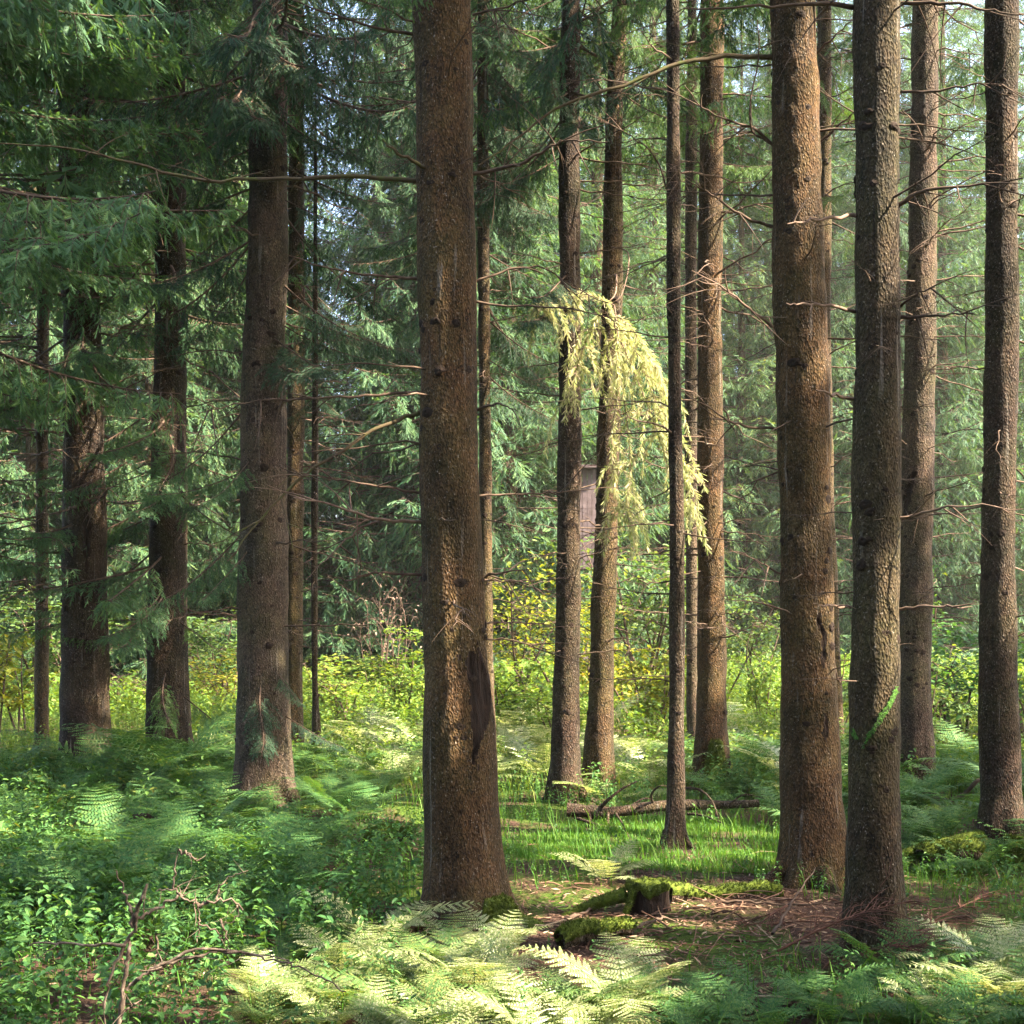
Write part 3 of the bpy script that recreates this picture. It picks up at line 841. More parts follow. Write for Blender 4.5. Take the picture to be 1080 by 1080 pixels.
branch_path(T, [(904, 226), (880, 229), (852, 233), (831, 236)], 0.011, 'litwood', 2, 0.5, 11, 'stub branch, its pale tone standing for sunlight', 0.12)
branch_path(T, [(904, 328), (875, 322), (850, 320), (829, 321)], 0.010, 'litwood', 2, 0.5, 12, None, 0.12)
branch_path(T, [(903, 420), (880, 416), (852, 408)], 0.011, 'litwood', 1, 0.4, 13, None, 0.12)
branch_path(T, [(898, 641), (875, 639), (857, 637)], 0.008, 'litwood', 1, 0.4, 14, None, 0.1)
branch_path(T, [(946, 218), (972, 202), (1010, 197), (1078, 188)], 0.013, 'deadwood', 8, 0.2, 15)
branch_path(T, [(946, 334), (985, 333), (1028, 330)], 0.011, 'deadwood', 5, 0.2, 16)
branch_path(T, [(946, 325), (965, 312), (985, 302)], 0.008, 'deadwood', 4, 0.2, 17)
branch_path(T, [(946, 550), (975, 541), (1010, 534), (1079, 538)], 0.010, 'litwood', 5, 0.3, 18)
branch_path(T, [(946, 643), (975, 639), (1000, 640), (1021, 643)], 0.010, 'litwood', 3, 0.2, 19, None, 0.15)
branch_path(T, [(946, 96), (990, 95), (1030, 88), (1060, 90)], 0.008, 'deadwood', 6, 0.2, 20)
branch_path(T, [(902, 6), (860, 3), (800, 8), (722, 9)], 0.013, 'deadwood', 5, 0.4, 21)
branch_path(T, [(946, 2), (990, 3), (1040, 10), (1075, 16)], 0.011, 'deadwood', 5, 0.2, 22)
T = TREES['main']
branch_path(T, [(442, 190), (360, 187), (280, 189), (210, 190), (140, 172), (60, 155), (-20, 150)], 0.014, 'mosswood', 12, 0.5, 23, 'long near-level mossy branch')
branch_path(T, [(443, 413), (390, 417), (340, 420), (270, 423), (210, 436)], 0.010, 'deadwood', 9, 0.3, 24)
branch_path(T, [(443, 434), (405, 448), (360, 476), (315, 505), (275, 548), (240, 592)], 0.014, 'mosswood', 10, 0.4, 25, 'mossy branch sweeping down to a leafy end')
branch_path(T, [(443, 520), (400, 513), (345, 504), (300, 500)], 0.009, 'deadwood', 7, 0.3, 26)
branch_path(T, [(444, 550), (395, 547), (350, 532), (310, 525)], 0.012, 'litwood', 7, 0.4, 27)
branch_path(T, [(400, 548), (375, 560), (350, 585), (322, 612)], 0.007, 'deadwood', 5, 0.5, 28)
branch_path(T, [(444, 606), (400, 604), (370, 612), (345, 606)], 0.009, 'deadwood', 3, 0.3, 29)
branch_path(T, [(442, 293), (400, 291), (350, 284), (300, 268)], 0.010, 'deadwood', 8, 0.3, 30)
branch_path(T, [(441, 34), (400, 30), (340, 12), (280, -10)], 0.010, 'deadwood', 7, 0.3, 31)
branch_path(T, [(465, 183), (440, 172), (415, 158), (402, 147)], 0.013, 'mosswood', 1, 0.55, 32, 'short moss-covered stub branch', 0.1)
branch_path(T, [(498, 182), (545, 174), (580, 155), (600, 148), (640, 150)], 0.012, 'deadwood', 9, 0.2, 33)
branch_path(T, [(500, 296), (535, 285), (570, 282), (600, 300), (640, 320)], 0.008, 'deadwood', 6, -0.2, 34)
branch_path(T, [(502, 432), (525, 427), (546, 434)], 0.010, 'deadwood', 2, 0.2, 35, None, 0.12)
branch_path(T, [(504, 523), (550, 521), (600, 518), (660, 513)], 0.008, 'deadwood', 4, -0.3, 36)
branch_path(T, [(506, 608), (535, 603), (560, 601)], 0.009, 'deadwood', 2, 0.1, 37)
branch_path(T, [(508, 612), (550, 612), (598, 609)], 0.007, 'litwood', 2, 0.0, 38)
branch_path(T, [(510, 672), (545, 676), (580, 684)], 0.007, 'deadwood', 2, 0.0, 39)
branch_path(T, [(448, 550), (465, 548), (478, 549)], 0.008, 'litwood', 0, 0.35, 40)
branch_path(T, [(498, 14), (540, 5), (600, -12)], 0.008, 'deadwood', 5, 0.1, 41)
T = TREES['slim']
branch_path(T, [(707, 205), (690, 165), (660, 140), (640, 130)], 0.008, 'deadwood', 6, 0.2, 42)
branch_path(T, [(708, 613), (680, 614), (660, 600)], 0.008, 'deadwood', 3, 0.1, 43)
branch_path(T, [(708, 663), (690, 655), (680, 645)], 0.007, 'deadwood', 2, 0.1, 44)

# ---- details on trunks
def trunk_patch(T, name, outline, mat, lift=0.004, rough=0.0, label=None, seed=1):
    """a patch that lies on the trunk surface, outline drawn as (column, row) strip of left and right edges"""
    r = np.random.default_rng(seed)
    rows = []
    for y, a, b in outline:
        row = []
        for f in np.linspace(0, 1, 6):
            px = a + (b - a) * f
            z = EYE - (y - HY) / F * T.d
            c, R = np.interp(z, T.zs, T.cs), np.interp(z, T.zs, T.rs)
            rr = R + lift + (r.uniform(0, rough) if 0 < f < 1 else 0.0)
            yv = T.d - rr
            for _ in range(8):
                u = np.clip(((px - CX) / F * yv - c) / rr, -0.97, 0.97)
                yv = T.d - math.sqrt(1 - u * u) * rr
            row.append(np.array([c + u * rr, yv, EYE + (z - EYE) * (yv / T.d)]))
        rows.append(row)
    n, k = len(rows), 6
    v = np.array(rows).reshape(-1, 3) - T.inv
    nm = np.array([0, -1.0, 0])
    back = v - nm * -0.0 + np.array([0, 0.03, 0])
    mbp = MB()
    i, j = np.meshgrid(np.arange(n - 1), np.arange(k - 1), indexing='ij')
    mbp.add(v, np.stack([i * k + j, i * k + j + 1, (i + 1) * k + j + 1, (i + 1) * k + j], -1).reshape(-1, 4), 0, True)
    # closing rim down into the bark
    rim = [q for q in range(k)] + [q * k + k - 1 for q in range(1, n)] + [(n - 1) * k + q for q in range(k - 2, -1, -1)] + [q * k for q in range(n - 2, 0, -1)]
    m = len(rim)
    mbp.add(np.concatenate([v[rim], back[rim]]), [(q, (q + 1) % m, m + (q + 1) % m, m + q) for q in range(m)], 0, False)
    return link(name, mbp.mesh(name, [mat]), T.root, label)


def fuzzy(rows, seed, amp=2.0, step=4):
    """finer rows with ragged edges"""
    r = np.random.default_rng(seed)
    ys = [q[0] for q in rows]
    out = []
    for y in np.arange(ys[0], ys[-1] + 0.1, step):
        a = np.interp(y, ys, [q[1] for q in rows]) + r.normal(0, amp)
        b = np.interp(y, ys, [q[2] for q in rows]) + r.normal(0, amp)
        out.append((y, min(a, b - 1), max(b, a + 1)))
    return out


M['paint'] = plain('lime_spray_paint', [(0.40, (0.025, 0.03, 0.012)), (0.51, (0.05, 0.13, 0.016)), (0.78, (0.10, 0.25, 0.03))], 70, 0.8, 0.9, 0.02)
T = TREES['paint']
trunk_patch(T, 'paint_mark', fuzzy([(724, 945.5, 947), (733, 941, 946.5), (748, 932, 938.5), (764, 922, 928.5), (776, 915, 920), (790, 908, 910)], 3, 0.9, 1.6), M['paint'], 0.004, 0.0, 'lime green diagonal paint stripe')
trunk_patch(T, 'paint_mark', fuzzy([(768, 897, 900), (774, 898, 903), (780, 901, 905)], 4, 0.5, 2), M['paint'], 0.004, 0.0, 'small lime green paint fleck')


def moss_pad(T, a, z0, z1, w, lift=0.03, seed=0, label=None):
    """moss cushion hugging a trunk foot"""
    r = np.random.default_rng(seed)
    n, m = 22, 22
    U, V = np.meshgrid(np.linspace(-1, 1, n), np.linspace(0, 1, m), indexing='ij')
    ang = a + U * w * (1 - 0.55 * V ** 1.5)
    z = z0 + (z1 - z0) * V
    g = T.base[2]
    R = np.interp(z, T.zs, T.rs)
    hb = np.maximum(0, z - g)
    thick = lift * (1 - np.abs(U) ** 2.2) * (1 - V ** 2.5)
    P0 = np.stack([U, V, 0 * U], -1)
    bump = 0.012 * wob(P0, 12, seed) + 0.006 * wob(P0, 40, seed + 1)
    edge = (np.abs(U) > 0.98) | (V > 0.98)
    rr = R * (1 + 0.26 * np.exp(-hb / 0.16)) + np.where(edge, -0.03, 0.01 + thick + bump + 0.3 * lift * np.exp(-hb / 0.1))
    v = np.stack([np.interp(z, T.zs, T.cs) + rr * np.cos(ang), T.d + rr * np.sin(ang), z], -1)
    mbp = MB()
    i, j = np.meshgrid(np.arange(n - 1), np.arange(m - 1), indexing='ij')
    mbp.add((v - T.inv).reshape(-1, 3), np.stack([i * m + j, (i + 1) * m + j, (i + 1) * m + j + 1, i * m + j + 1], -1).reshape(-1, 4), 0, True)
    fuzz(mbp, v - T.inv, 2600, 0.014 * max(1, T.d / 8), seed + 3)
    return link('moss_patch', mbp.mesh('moss_patch', [M['moss']]), T.root, label)


moss_pad(TREES['mossfoot'], -PI / 2 + 0.1, -0.1, 0.42, 0.75, 0.05, 1, 'bright green moss cushion')
moss_pad(TREES['main'], -0.75, -0.1, 0.14, 0.7, 0.03, 2)
moss_pad(TREES['edge'], -PI / 2, -0.1, 0.16, 0.6, 0.03, 3)
# moss-edged root running out from the widest trunk
def surface_root(T, pts, r0, mat):
    q = bez(pts, 14) - T.inv
    t = np.linspace(0, 1, 14)
    mbp = MB()
    tube(mbp, q, r0 * (1 - 0.75 * t), 9)
    if mat == 'moss':
        fuzz(mbp, mbp.v[0].reshape(14, 9, 3), 1800, 0.012, 7)
    return link('surface_root', mbp.mesh('surface_root', [M[mat] if mat in M else bpy.data.materials[mat]]), T.root)


b = TREES['main'].base
surface_root(TREES['main'], [b + np.array([0.10, -0.12, 0.10]), b + np.array([0.30, -0.2, 0.05]), b + np.array([0.46, -0.24, 0.0]), b + np.array([0.62, -0.3, -0.06])], 0.07, 'moss')
surface_root(TREES['main'], [b + np.array([-0.10, -0.10, 0.10]), b + np.array([-0.3, -0.2, 0.02]), b + np.array([-0.5, -0.22, -0.06])], 0.06, 'bark_red')
b = TREES['behind_paint'].base
surface_root(TREES['behind_paint'], [b + np.array([-0.12, -0.05, 0.16]), b + np.array([-0.27, -0.1, 0.05]), b + np.array([-0.45, -0.15, -0.06])], 0.08, 'bark_red')
for k_, sg, a_, r0_ in (('paint', 1, -0.5, 0.05), ('paint', -1, -0.35, 0.05), ('paint', 0.2, -1.0, 0.05), ('slim', 1, -0.4, 0.035), ('slim', -1, -0.5, 0.035), ('behind_paint', 1, -0.5, 0.07), ('behind_paint', 0.1, -1, 0.07), ('broad_left', -1, -0.6, 0.09), ('broad_left', 0.6, -0.9, 0.09), ('pair_left', 1, -0.5, 0.06), ('pair_right', -1, -0.6, 0.05), ('mossfoot', -1, -0.5, 0.07), ('main', -0.2, -1, 0.06)):
    T_ = TREES[k_]; b = T_.base; q_ = norm(np.array([sg, a_, 0.0])); R_ = float(T_.rs[0])
    surface_root(T_, [b + q_ * R_ * 0.7 + np.array([0, 0, 0.13]), b + q_ * R_ * 1.15 + np.array([0, 0, 0.05]), b + q_ * R_ * 1.7 + np.array([0.02, 0, 0.0]), b + q_ * R_ * 2.4 + np.array([0.05, 0, -0.06])], r0_, T_.trunk.data.materials[0].name)
b = TREES['edge'].base
surface_root(TREES['edge'], [b + np.array([-0.1, -0.05, 0.12]), b + np.array([-0.5, -0.12, 0.07]), b + np.array([-1.0, -0.1, -0.03])], 0.09, 'moss')

# ------------------------------------------------------------------ live boughs within the frame
def boughs(key, rows, n, L, az, leaf='needle_near', pitch=(-0.35, 0.05), seed=0):
    T = TREES[key]
    r = np.random.default_rng(seed + 40)
    for i in range(n):
        y = r.uniform(*rows)
        z = EYE - (y - HY) / F * T.d
        bough(T, z, r.uniform(*az), r.uniform(*L), r.uniform(*pitch), None, leaf)


D = math.radians
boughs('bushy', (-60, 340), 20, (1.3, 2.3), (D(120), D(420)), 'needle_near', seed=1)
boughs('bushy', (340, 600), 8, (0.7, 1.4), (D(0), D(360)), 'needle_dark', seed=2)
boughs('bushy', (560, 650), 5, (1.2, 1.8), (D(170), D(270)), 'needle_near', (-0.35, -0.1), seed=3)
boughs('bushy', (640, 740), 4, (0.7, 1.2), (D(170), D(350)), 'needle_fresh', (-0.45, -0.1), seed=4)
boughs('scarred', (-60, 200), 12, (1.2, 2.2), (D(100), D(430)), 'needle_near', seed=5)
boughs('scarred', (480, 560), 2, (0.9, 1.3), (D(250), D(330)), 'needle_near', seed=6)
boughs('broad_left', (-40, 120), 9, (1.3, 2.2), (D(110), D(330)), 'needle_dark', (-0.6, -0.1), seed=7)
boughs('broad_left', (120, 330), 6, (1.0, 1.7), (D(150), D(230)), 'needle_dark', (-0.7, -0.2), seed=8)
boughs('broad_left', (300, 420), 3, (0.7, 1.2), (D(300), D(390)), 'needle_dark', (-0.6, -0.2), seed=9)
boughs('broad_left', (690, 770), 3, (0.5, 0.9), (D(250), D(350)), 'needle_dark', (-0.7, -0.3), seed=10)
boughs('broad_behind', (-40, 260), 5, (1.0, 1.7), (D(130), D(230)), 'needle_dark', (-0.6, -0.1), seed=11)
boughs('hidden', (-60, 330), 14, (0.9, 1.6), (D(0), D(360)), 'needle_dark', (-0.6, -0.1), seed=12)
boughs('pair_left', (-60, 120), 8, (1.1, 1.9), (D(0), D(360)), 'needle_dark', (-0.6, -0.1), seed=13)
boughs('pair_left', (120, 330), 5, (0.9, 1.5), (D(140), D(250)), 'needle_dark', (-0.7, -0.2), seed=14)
boughs('pair_right', (-60, 130), 8, (1.0, 1.7), (D(0), D(360)), 'needle_fresh', (-0.5, -0.1), seed=15)
boughs('thin_behind', (-60, 200), 9, (0.9, 1.5), (D(0), D(360)), 'needle_fresh', (-0.5, -0.1), seed=16)
boughs('gap_tree', (-60, 250), 8, (0.9, 1.5), (D(0), D(360)), 'needle_fresh', (-0.5, -0.1), seed=17)
boughs('pole', (200, 430), 8, (0.4, 0.8), (D(0), D(360)), 'needle_dark', (-0.6, -0.1), seed=18)
boughs('far_left', (-60, 330), 12, (0.9, 1.6), (D(0), D(360)), 'needle_fresh', (-0.5, -0.1), seed=19)
boughs('mossfoot', (-60, 60), 6, (1.0, 1.8), (D(0), D(360)), 'needle_fresh', (-0.5, -0.1), seed=20)
boughs('bushy', (380, 640), 9, (1.1, 1.8), (D(185), D(340)), 'needle_near', (-0.5, -0.2), seed=31)
boughs('scarred', (200, 420), 6, (1.0, 1.6), (D(230), D(370)), 'needle_near', (-0.5, -0.15), seed=32)
boughs('broad_left', (380, 620), 5, (0.7, 1.25), (D(175), D(265)), 'needle_near', (-0.6, -0.2), seed=33)
boughs('broad_left', (60, 330), 6, (0.9, 1.5), (D(-70), D(30)), 'needle_dark', (-0.7, -0.25), seed=34)
boughs('broad_behind', (60, 350), 8, (0.9, 1.5), (D(-50), D(40)), 'needle_dark', (-0.7, -0.3), seed=35)
boughs('hidden', (-40, 400), 22, (0.9, 1.5), (D(-70), D(70)), 'needle_dark', (-0.75, -0.25), seed=36)
boughs('hidden', (-40, 300), 12, (1.0, 1.8), (D(120), D(250)), 'needle_dark', (-0.75, -0.25), seed=37)
boughs('far_left', (250, 420), 5, (0.6, 1.1), (D(0), D(360)), 'needle_fresh', (-0.5, -0.1), seed=38)
# small fresh sprays at the end of the sweeping branch of the widest trunk and over its top
bough(TREES['main'], 5.6, D(255), 1.0, -0.9, 2, 'needle_near')


# the hanging sunlit spray
def hanging_spray(T):
    r = np.random.default_rng(77)
    mb = MB()
    O, X, U, S = [], [], [], []

    def strand(pts, rad, tw, step, fill=1.0):
        n = max(8, int(len(pts) * 5))
        q = bez(pts, n) - T.inv
        t = np.linspace(0, 1, n)
        tube(mb, q, rad * (1.05 - 0.85 * t), 4)
        ln = np.linalg.norm(np.diff(q, axis=0), axis=1).sum()
        m = max(3, int(ln / step))
        ss = np.linspace(0.1, 1, m)
        P = np.stack([np.interp(ss, t, q[:, k]) for k in range(3)], -1)
        Tn = norm(np.stack([np.interp(np.minimum(1, ss + .08), t, q[:, k]) - np.interp(np.maximum(0, ss - .08), t, q[:, k]) for k in range(3)], -1))
        for k in range(3):
            ok = r.uniform(size=m) < fill
            rv = norm(r.normal(size=(m, 3)))
            D_ = norm(Tn * 0.9 + 0.75 * rv + np.array([0, 0, -0.25]))
            O.append(P[ok]); X.append(D_[ok]); U.append(r.normal(size=(m, 3))[ok]); S.append((tw * r.uniform(0.5, 1.3, m))[ok])
        O.append(q[-1:]); X.append(Tn[-1:]); U.append(r.normal(size=(1, 3))); S.append(np.array([tw]))

    d = T.d - 0.9
    main = [[(648, 322), (625, 312), (600, 310), (575, 318), (560, 330)],
            [(648, 322), (652, 360), (650, 420), (645, 470), (650, 520), (655, 555)],
            [(645, 335), (670, 370), (690, 420), (705, 455), (722, 490), (738, 505)],
            [(640, 325), (622, 350), (608, 390), (603, 430)],
            [(645, 330), (665, 345), (690, 385), (700, 410)],
            [(648, 340), (655, 400), (662, 450), (665, 500), (660, 535), (668, 560)],
            [(655, 360), (680, 420), (698, 470), (712, 520), (728, 538)]]
    for mpts in main:
        k = len(mpts)
        w = np.array([at(x, y, d - 0.35 * (i / (k - 1)) + r.normal(0, 0.12)) for i, (x, y) in enumerate(mpts)])
        strand(w, 0.006, 0.06, 0.018)
        n = 23
        for i in range(n):
            s = r.uniform(0.05, 0.95) * (k - 1)
            b = bez(w, 60)[int(s / (k - 1) * 59)]
            out = norm(np.array([r.normal(0.25, 1), r.normal(0, 1), 0.2]))
            ln = r.uniform(0.18, 0.6)
            u = np.linspace(0, 1, 5)[:, None]
            strand(b + ln * (u * out * 0.7 * (1 - 0.35 * u) + np.array([0, 0, -1]) * u ** 1.5 * r.uniform(0.5, 1.0)), 0.003, 0.055, 0.018, 0.92)
    # bare arching twigs that carry it
    tube(mb, bez([at(646, 300, T.d - 0.05), at(650, 290, T.d - 0.4), at(648, 312, d), at(630, 325, d)], 14) - T.inv, np.linspace(0.012, 0.004, 14), 5)
    tube(mb, bez([at(643, 260, T.d - 0.05), at(663, 268, T.d - 0.5), at(656, 310, d), at(640, 322, d)], 14) - T.inv, np.linspace(0.009, 0.003, 14), 5)
    O, X, U, S = map(np.concatenate, (O, X, U, S))
    X, Y, Z = frames(X, U)
    inst(mb, *TW_SPRAY, O, X * S[:, None], Y * S[:, None], Z * S[:, None], 1)
    return link('bough', mb.mesh('bough', [M['litwood'], M['needle_pale_lit']]), T.root, 'sunlit yellow-green spray hanging from a bare twig')


hanging_spray(TREES['pair_right'])

# crowns above the frame
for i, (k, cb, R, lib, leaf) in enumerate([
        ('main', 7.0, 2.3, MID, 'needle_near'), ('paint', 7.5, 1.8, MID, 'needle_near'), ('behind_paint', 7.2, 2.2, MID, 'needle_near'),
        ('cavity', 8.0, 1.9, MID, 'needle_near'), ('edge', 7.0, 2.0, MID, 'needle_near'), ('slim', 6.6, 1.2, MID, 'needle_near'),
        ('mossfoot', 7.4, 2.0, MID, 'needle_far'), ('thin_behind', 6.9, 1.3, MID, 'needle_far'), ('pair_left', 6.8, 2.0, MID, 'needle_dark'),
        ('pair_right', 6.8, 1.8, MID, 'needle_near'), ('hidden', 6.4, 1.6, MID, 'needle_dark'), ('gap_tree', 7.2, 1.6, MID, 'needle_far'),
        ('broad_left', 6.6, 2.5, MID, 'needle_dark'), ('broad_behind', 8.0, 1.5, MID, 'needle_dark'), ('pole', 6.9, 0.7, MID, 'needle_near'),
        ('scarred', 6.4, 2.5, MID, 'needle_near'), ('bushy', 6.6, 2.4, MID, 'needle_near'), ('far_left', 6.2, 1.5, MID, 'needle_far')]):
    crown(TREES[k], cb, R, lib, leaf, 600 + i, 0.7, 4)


# spruces of the same stand outside the frame: the boughs that reach in from the left, the unseen crowns added on the right to shade the foreground
def stand_tree(x, y, r0, H, cb, R, label, seed, bark='bark_brown', lib=COARSE, leaf='needle_near', low=0, az=None, Lb=(1.6, 2.6), group='spruces of the stand beyond the frame', lowz=(2.5, 6.0)):
    g = float(gh(x, y))
    T = Tree()
    T.d, T.base, T.H = y, np.array([x, y, g]), H
    T.zs = np.array([g - 0.2, g, g + 0.4, H * 0.5, H]); T.cs = np.full(5, x); T.rs = np.array([r0 * 1.5, r0 * 1.35, r0 * 1.05, r0 * 0.6, 0.02])
    T.inv = T.base
    T.root = root('spruce_tree', T.base, label, 'tree', group)
    r = np.random.default_rng(seed)
    zz = np.concatenate([np.arange(g - 0.2, 4, 0.12), np.linspace(4, H, 20)])
    a = np.arange(28) * 2 * PI / 28
    R_ = np.interp(zz, T.zs, T.rs)
    P = np.stack([x + R_[:, None] * np.cos(a), y + R_[:, None] * np.sin(a), np.broadcast_to(zz[:, None], (len(zz), 28))], -1)
    dn = 0.012 * wob(P, 8, seed)
    P[..., 0] += dn * np.cos(a); P[..., 1] += dn * np.sin(a)
    i, j = np.meshgrid(np.arange(len(zz) - 1), np.arange(28), indexing='ij')
    mb = MB()
    mb.add((P - T.inv).reshape(-1, 3), np.stack([i * 28 + j, i * 28 + (j + 1) % 28, (i + 1) * 28 + (j + 1) % 28, (i + 1) * 28 + j], -1).reshape(-1, 4), 0, True)
    link('trunk', mb.mesh('trunk', [M[bark]]), T.root)
    for q in range(low):
        bough(T, r.uniform(*lowz), r.uniform(*az), r.uniform(*Lb), r.uniform(-0.3, 0.05), None, leaf)
    crown(T, cb, R, lib, leaf, seed + 1, 0.6, 5)
    return T


stand_tree(-5.0, 9.0, 0.2, 20, 6.0, 2.6, 'spruce just beyond the left edge whose long boughs reach into the picture', 701, low=16, az=(D(-35), D(30)), Lb=(1.8, 2.9), lowz=(4.0, 6.6))
stand_tree(-6.4, 12.5, 0.2, 20, 4.5, 2.6, 'spruce beyond the left edge, further back, with low live boughs', 702, low=8, az=(D(-50), D(60)), Lb=(1.3, 2.2), lowz=(2.2, 5.0))
for i, (x, y, H, cb, R) in enumerate([(6.6, 8.6, 22, 7.0, 2.8), (9.6, 11.5, 23, 7.0, 3.0), (7.6, 14.2, 22, 8.6, 2.6), (12.4, 14.4, 24, 7.5, 3.0), (5.25, 4.55, 21, 7.5, 2.5), (9.0, 7.4, 23, 8, 2.6), (12.5, 10.2, 23, 7, 2.8), (12.4, 6.6, 24, 7, 3.0), (15.6, 11.5, 24, 8, 3.0), (6.2, 2.6, 22, 5.5, 2.6), (8.6, 4.2, 22, 6, 2.8), (7.2, 0.6, 22, 6, 2.8), (10.8, 2.0, 23, 6, 2.8), (4.6, -0.6, 20, 5.5, 2.4)]):
    stand_tree(x, y, 0.17, H, cb, R, 'unseen tall spruce added beyond the right edge, its crown shading the ferns', 720 + i * 3)

# ------------------------------------------------------------------ the wall of green spruces behind the clearing
BG = [crown_mb(800 + i, 21 + i, 0.5, [2.6, 2.9, 2.4, 3.0, 2.2][i], FAR, 0.44, 7, cut=False, pitch=0.0) for i in range(5)]
BGM = [b_.mesh('crown', [M['deadwood'], M['needle_far']]) for b_ in BG]
tb = MB(); zt = np.linspace(-0.2, 20, 20)
tube(tb, np.stack([0 * zt, 0 * zt, zt], -1), np.linspace(0.2, 0.02, 20), 12)
BGT = tb.mesh('trunk', [M['bark_brown']])
r = np.random.default_rng(55)
bgpos = []
for dist, cols, jit in ((24.5, (-60, 45, 150), 0.6), (26.5, (235, 275, 432, 480, 520), 0.4), (29.0, (-20, 90, 190, 258, 440, 560, 620), 0.5), (32, (690, 770, 850, 935, 1010, 1085), 0.8),
                        (34, (-60, 20, 120, 210, 268, 425, 480, 540, 610), 0.8), (37, (640, 720, 810, 890, 970, 1050), 1.2), (44, (0, 60, 120, 180, 230, 280, 322, 392, 450, 500, 560, 620, 680, 740, 800, 860, 920, 980, 1040, 1090), 2), (50, (650, 700, 760, 830, 890, 945, 1000, 1060), 2)):
    for cpx in cols:
        dd = dist + r.uniform(-jit, jit)
        bgpos.append(((cpx + r.uniform(-18, 18) - CX) / F * dd, dd))
for i, (x, y) in enumerate(bgpos):
    rt = root('spruce_tree', (x, y, float(gh(x, y)) * 0.5), 'dense green spruce branched to the ground in the wall of trees behind the clearing', 'tree', 'green spruces behind the clearing', r.uniform(0, 6.28))
    s = r.uniform(0.85, 1.2) * (1.35 if y > 47 else 1.0)
    rt.scale = (s, s, s * r.uniform(0.95, 1.1))
    link('crown', BGM[i % 5], rt); link('trunk', BGT, rt)

# unseen spruces added behind the viewer to darken the trunk fronts
for i, (x, y) in enumerate([(-9, -5), (-5.5, -4), (-2, -6), (2.2, -4.5), (5.6, -6), (9.5, -4.8), (-12.5, -1), (13, -2), (-11, 4)]):
    rt = root('spruce_tree', (x, y, float(gh(x, y)) * 0.5), 'dense unseen spruce added behind the viewer to cut light', 'tree', 'spruces added behind the viewer', i * 1.3)
    rt.scale = (1.25, 1.25, 0.8)
    link('crown', BGM[i % 5], rt); link('trunk', BGT, rt)

# ------------------------------------------------------------------ shrubs
def shrub_mb(seed, h, w, stems, leaves, leaf=0.07, layered=0.6):
    r = np.random.default_rng(seed)
    mb = MB()
    O, X, U, S = [], [], [], []
    per = leaves // stems
    for s in range(stems):
        a = r.uniform(0, 6.28); rr = w * math.sqrt(r.uniform()) * 0.5
        top = np.array([rr * math.cos(a), rr * math.sin(a), h * r.uniform(0.6, 1.0)])
        b0 = np.array([0.12 * w * r.normal(), 0.12 * w * r.normal(), -0.03])
        t = np.linspace(0, 1, 8)
        q = b0 + (top - b0) * t[:, None] * np.array([1, 1, 1]) + np.outer(np.sin(t * PI), np.array([0.08 * r.normal(), 0.08 * r.normal(), 0.1 * h]))
        tube(mb, q, (0.007 + 0.006 * h) * (1.05 - 0.85 * t), 5)
        nb = r.integers(4, 8)
        for k in range(nb):
            f = r.uniform(0.3, 1.0)
            p = np.array([np.interp(f, t, q[:, c]) for c in range(3)])
            ba = r.uniform(0, 6.28)
            bl = w * 0.32 * r.uniform(0.5, 1.2)
            e = p + bl * np.array([math.cos(ba), math.sin(ba), r.uniform(-0.15, 0.45)])
            u = np.linspace(0, 1, 4)[:, None]
            bp = p + (e - p) * u + np.array([0, 0, 0.05 * h]) * np.sin(u * PI)
            tube(mb, bp, 0.004 * (1.05 - u[:, 0] * 0.8), 3)
            m = max(3, per // nb)
            f2 = r.uniform(0.15, 1.05, m)
            P = np.stack([np.interp(f2, u[:, 0], bp[:, c]) for c in range(3)], -1) + r.normal(0, [0.07 * w, 0.07 * w, 0.03 * h], (m, 3))
            aa = r.uniform(0, 6.28, m)
            Dn = np.stack([np.cos(aa), np.sin(aa), r.normal(-0.25, 0.3, m)], -1)
            O.append(P); X.append(Dn); U.append(np.stack([r.normal(0, 1 - layered, m), r.normal(0, 1 - layered, m), np.ones(m)], -1)); S.append(leaf * r.uniform(0.55, 1.3, m))
    O, X, U, S = map(np.concatenate, (O, X, U, S))
    X, Y, Z = frames(X, U)
    inst(mb, *LEAF, O, X * S[:, None], Y * S[:, None], Z * S[:, None], 1)
    return mb


SHRUBS = {}
for k, args in {'a': (1, 1.0, 1.0, 7, 1300, 0.060), 'b': (2, 1.0, 1.1, 9, 1500, 0.055), 'c': (3, 1.0, 0.8, 6, 1100, 0.072), 'd': (4, 1.0, 1.2, 8, 1400, 0.048), 'dry': (5, 1.0, 1.1, 11, 260, 0.04)}.items():
    SHRUBS[k] = shrub_mb(*args)
SHRUB_MESH = {}


def shrub(px, py, d, h, w, kind, mat, label, group=None):
    """(px, py): top of the shrub in the photo"""
    k = (kind, mat)
    if k not in SHRUB_MESH:
        SHRUB_MESH[k] = SHRUBS[kind].mesh('shrub', [M['deadwood'], M[mat]])
    x = (px - CX) / F * d
    o = link('leafy_shrub', SHRUB_MESH[k])
    o.location = (x, d, float(gh(x, d)))
    o.scale = (w, w, h)
    o.rotation_euler = (0, 0, random.uniform(0, 6.28))
    tag(o, label, 'shrub', group)
    return o


def sh(px, ytop, d, w, kind, mat, label, group=None):
    return shrub(px, ytop, d, max(0.5, EYE - (ytop - HY) / F * d), w, kind, mat, label, group)


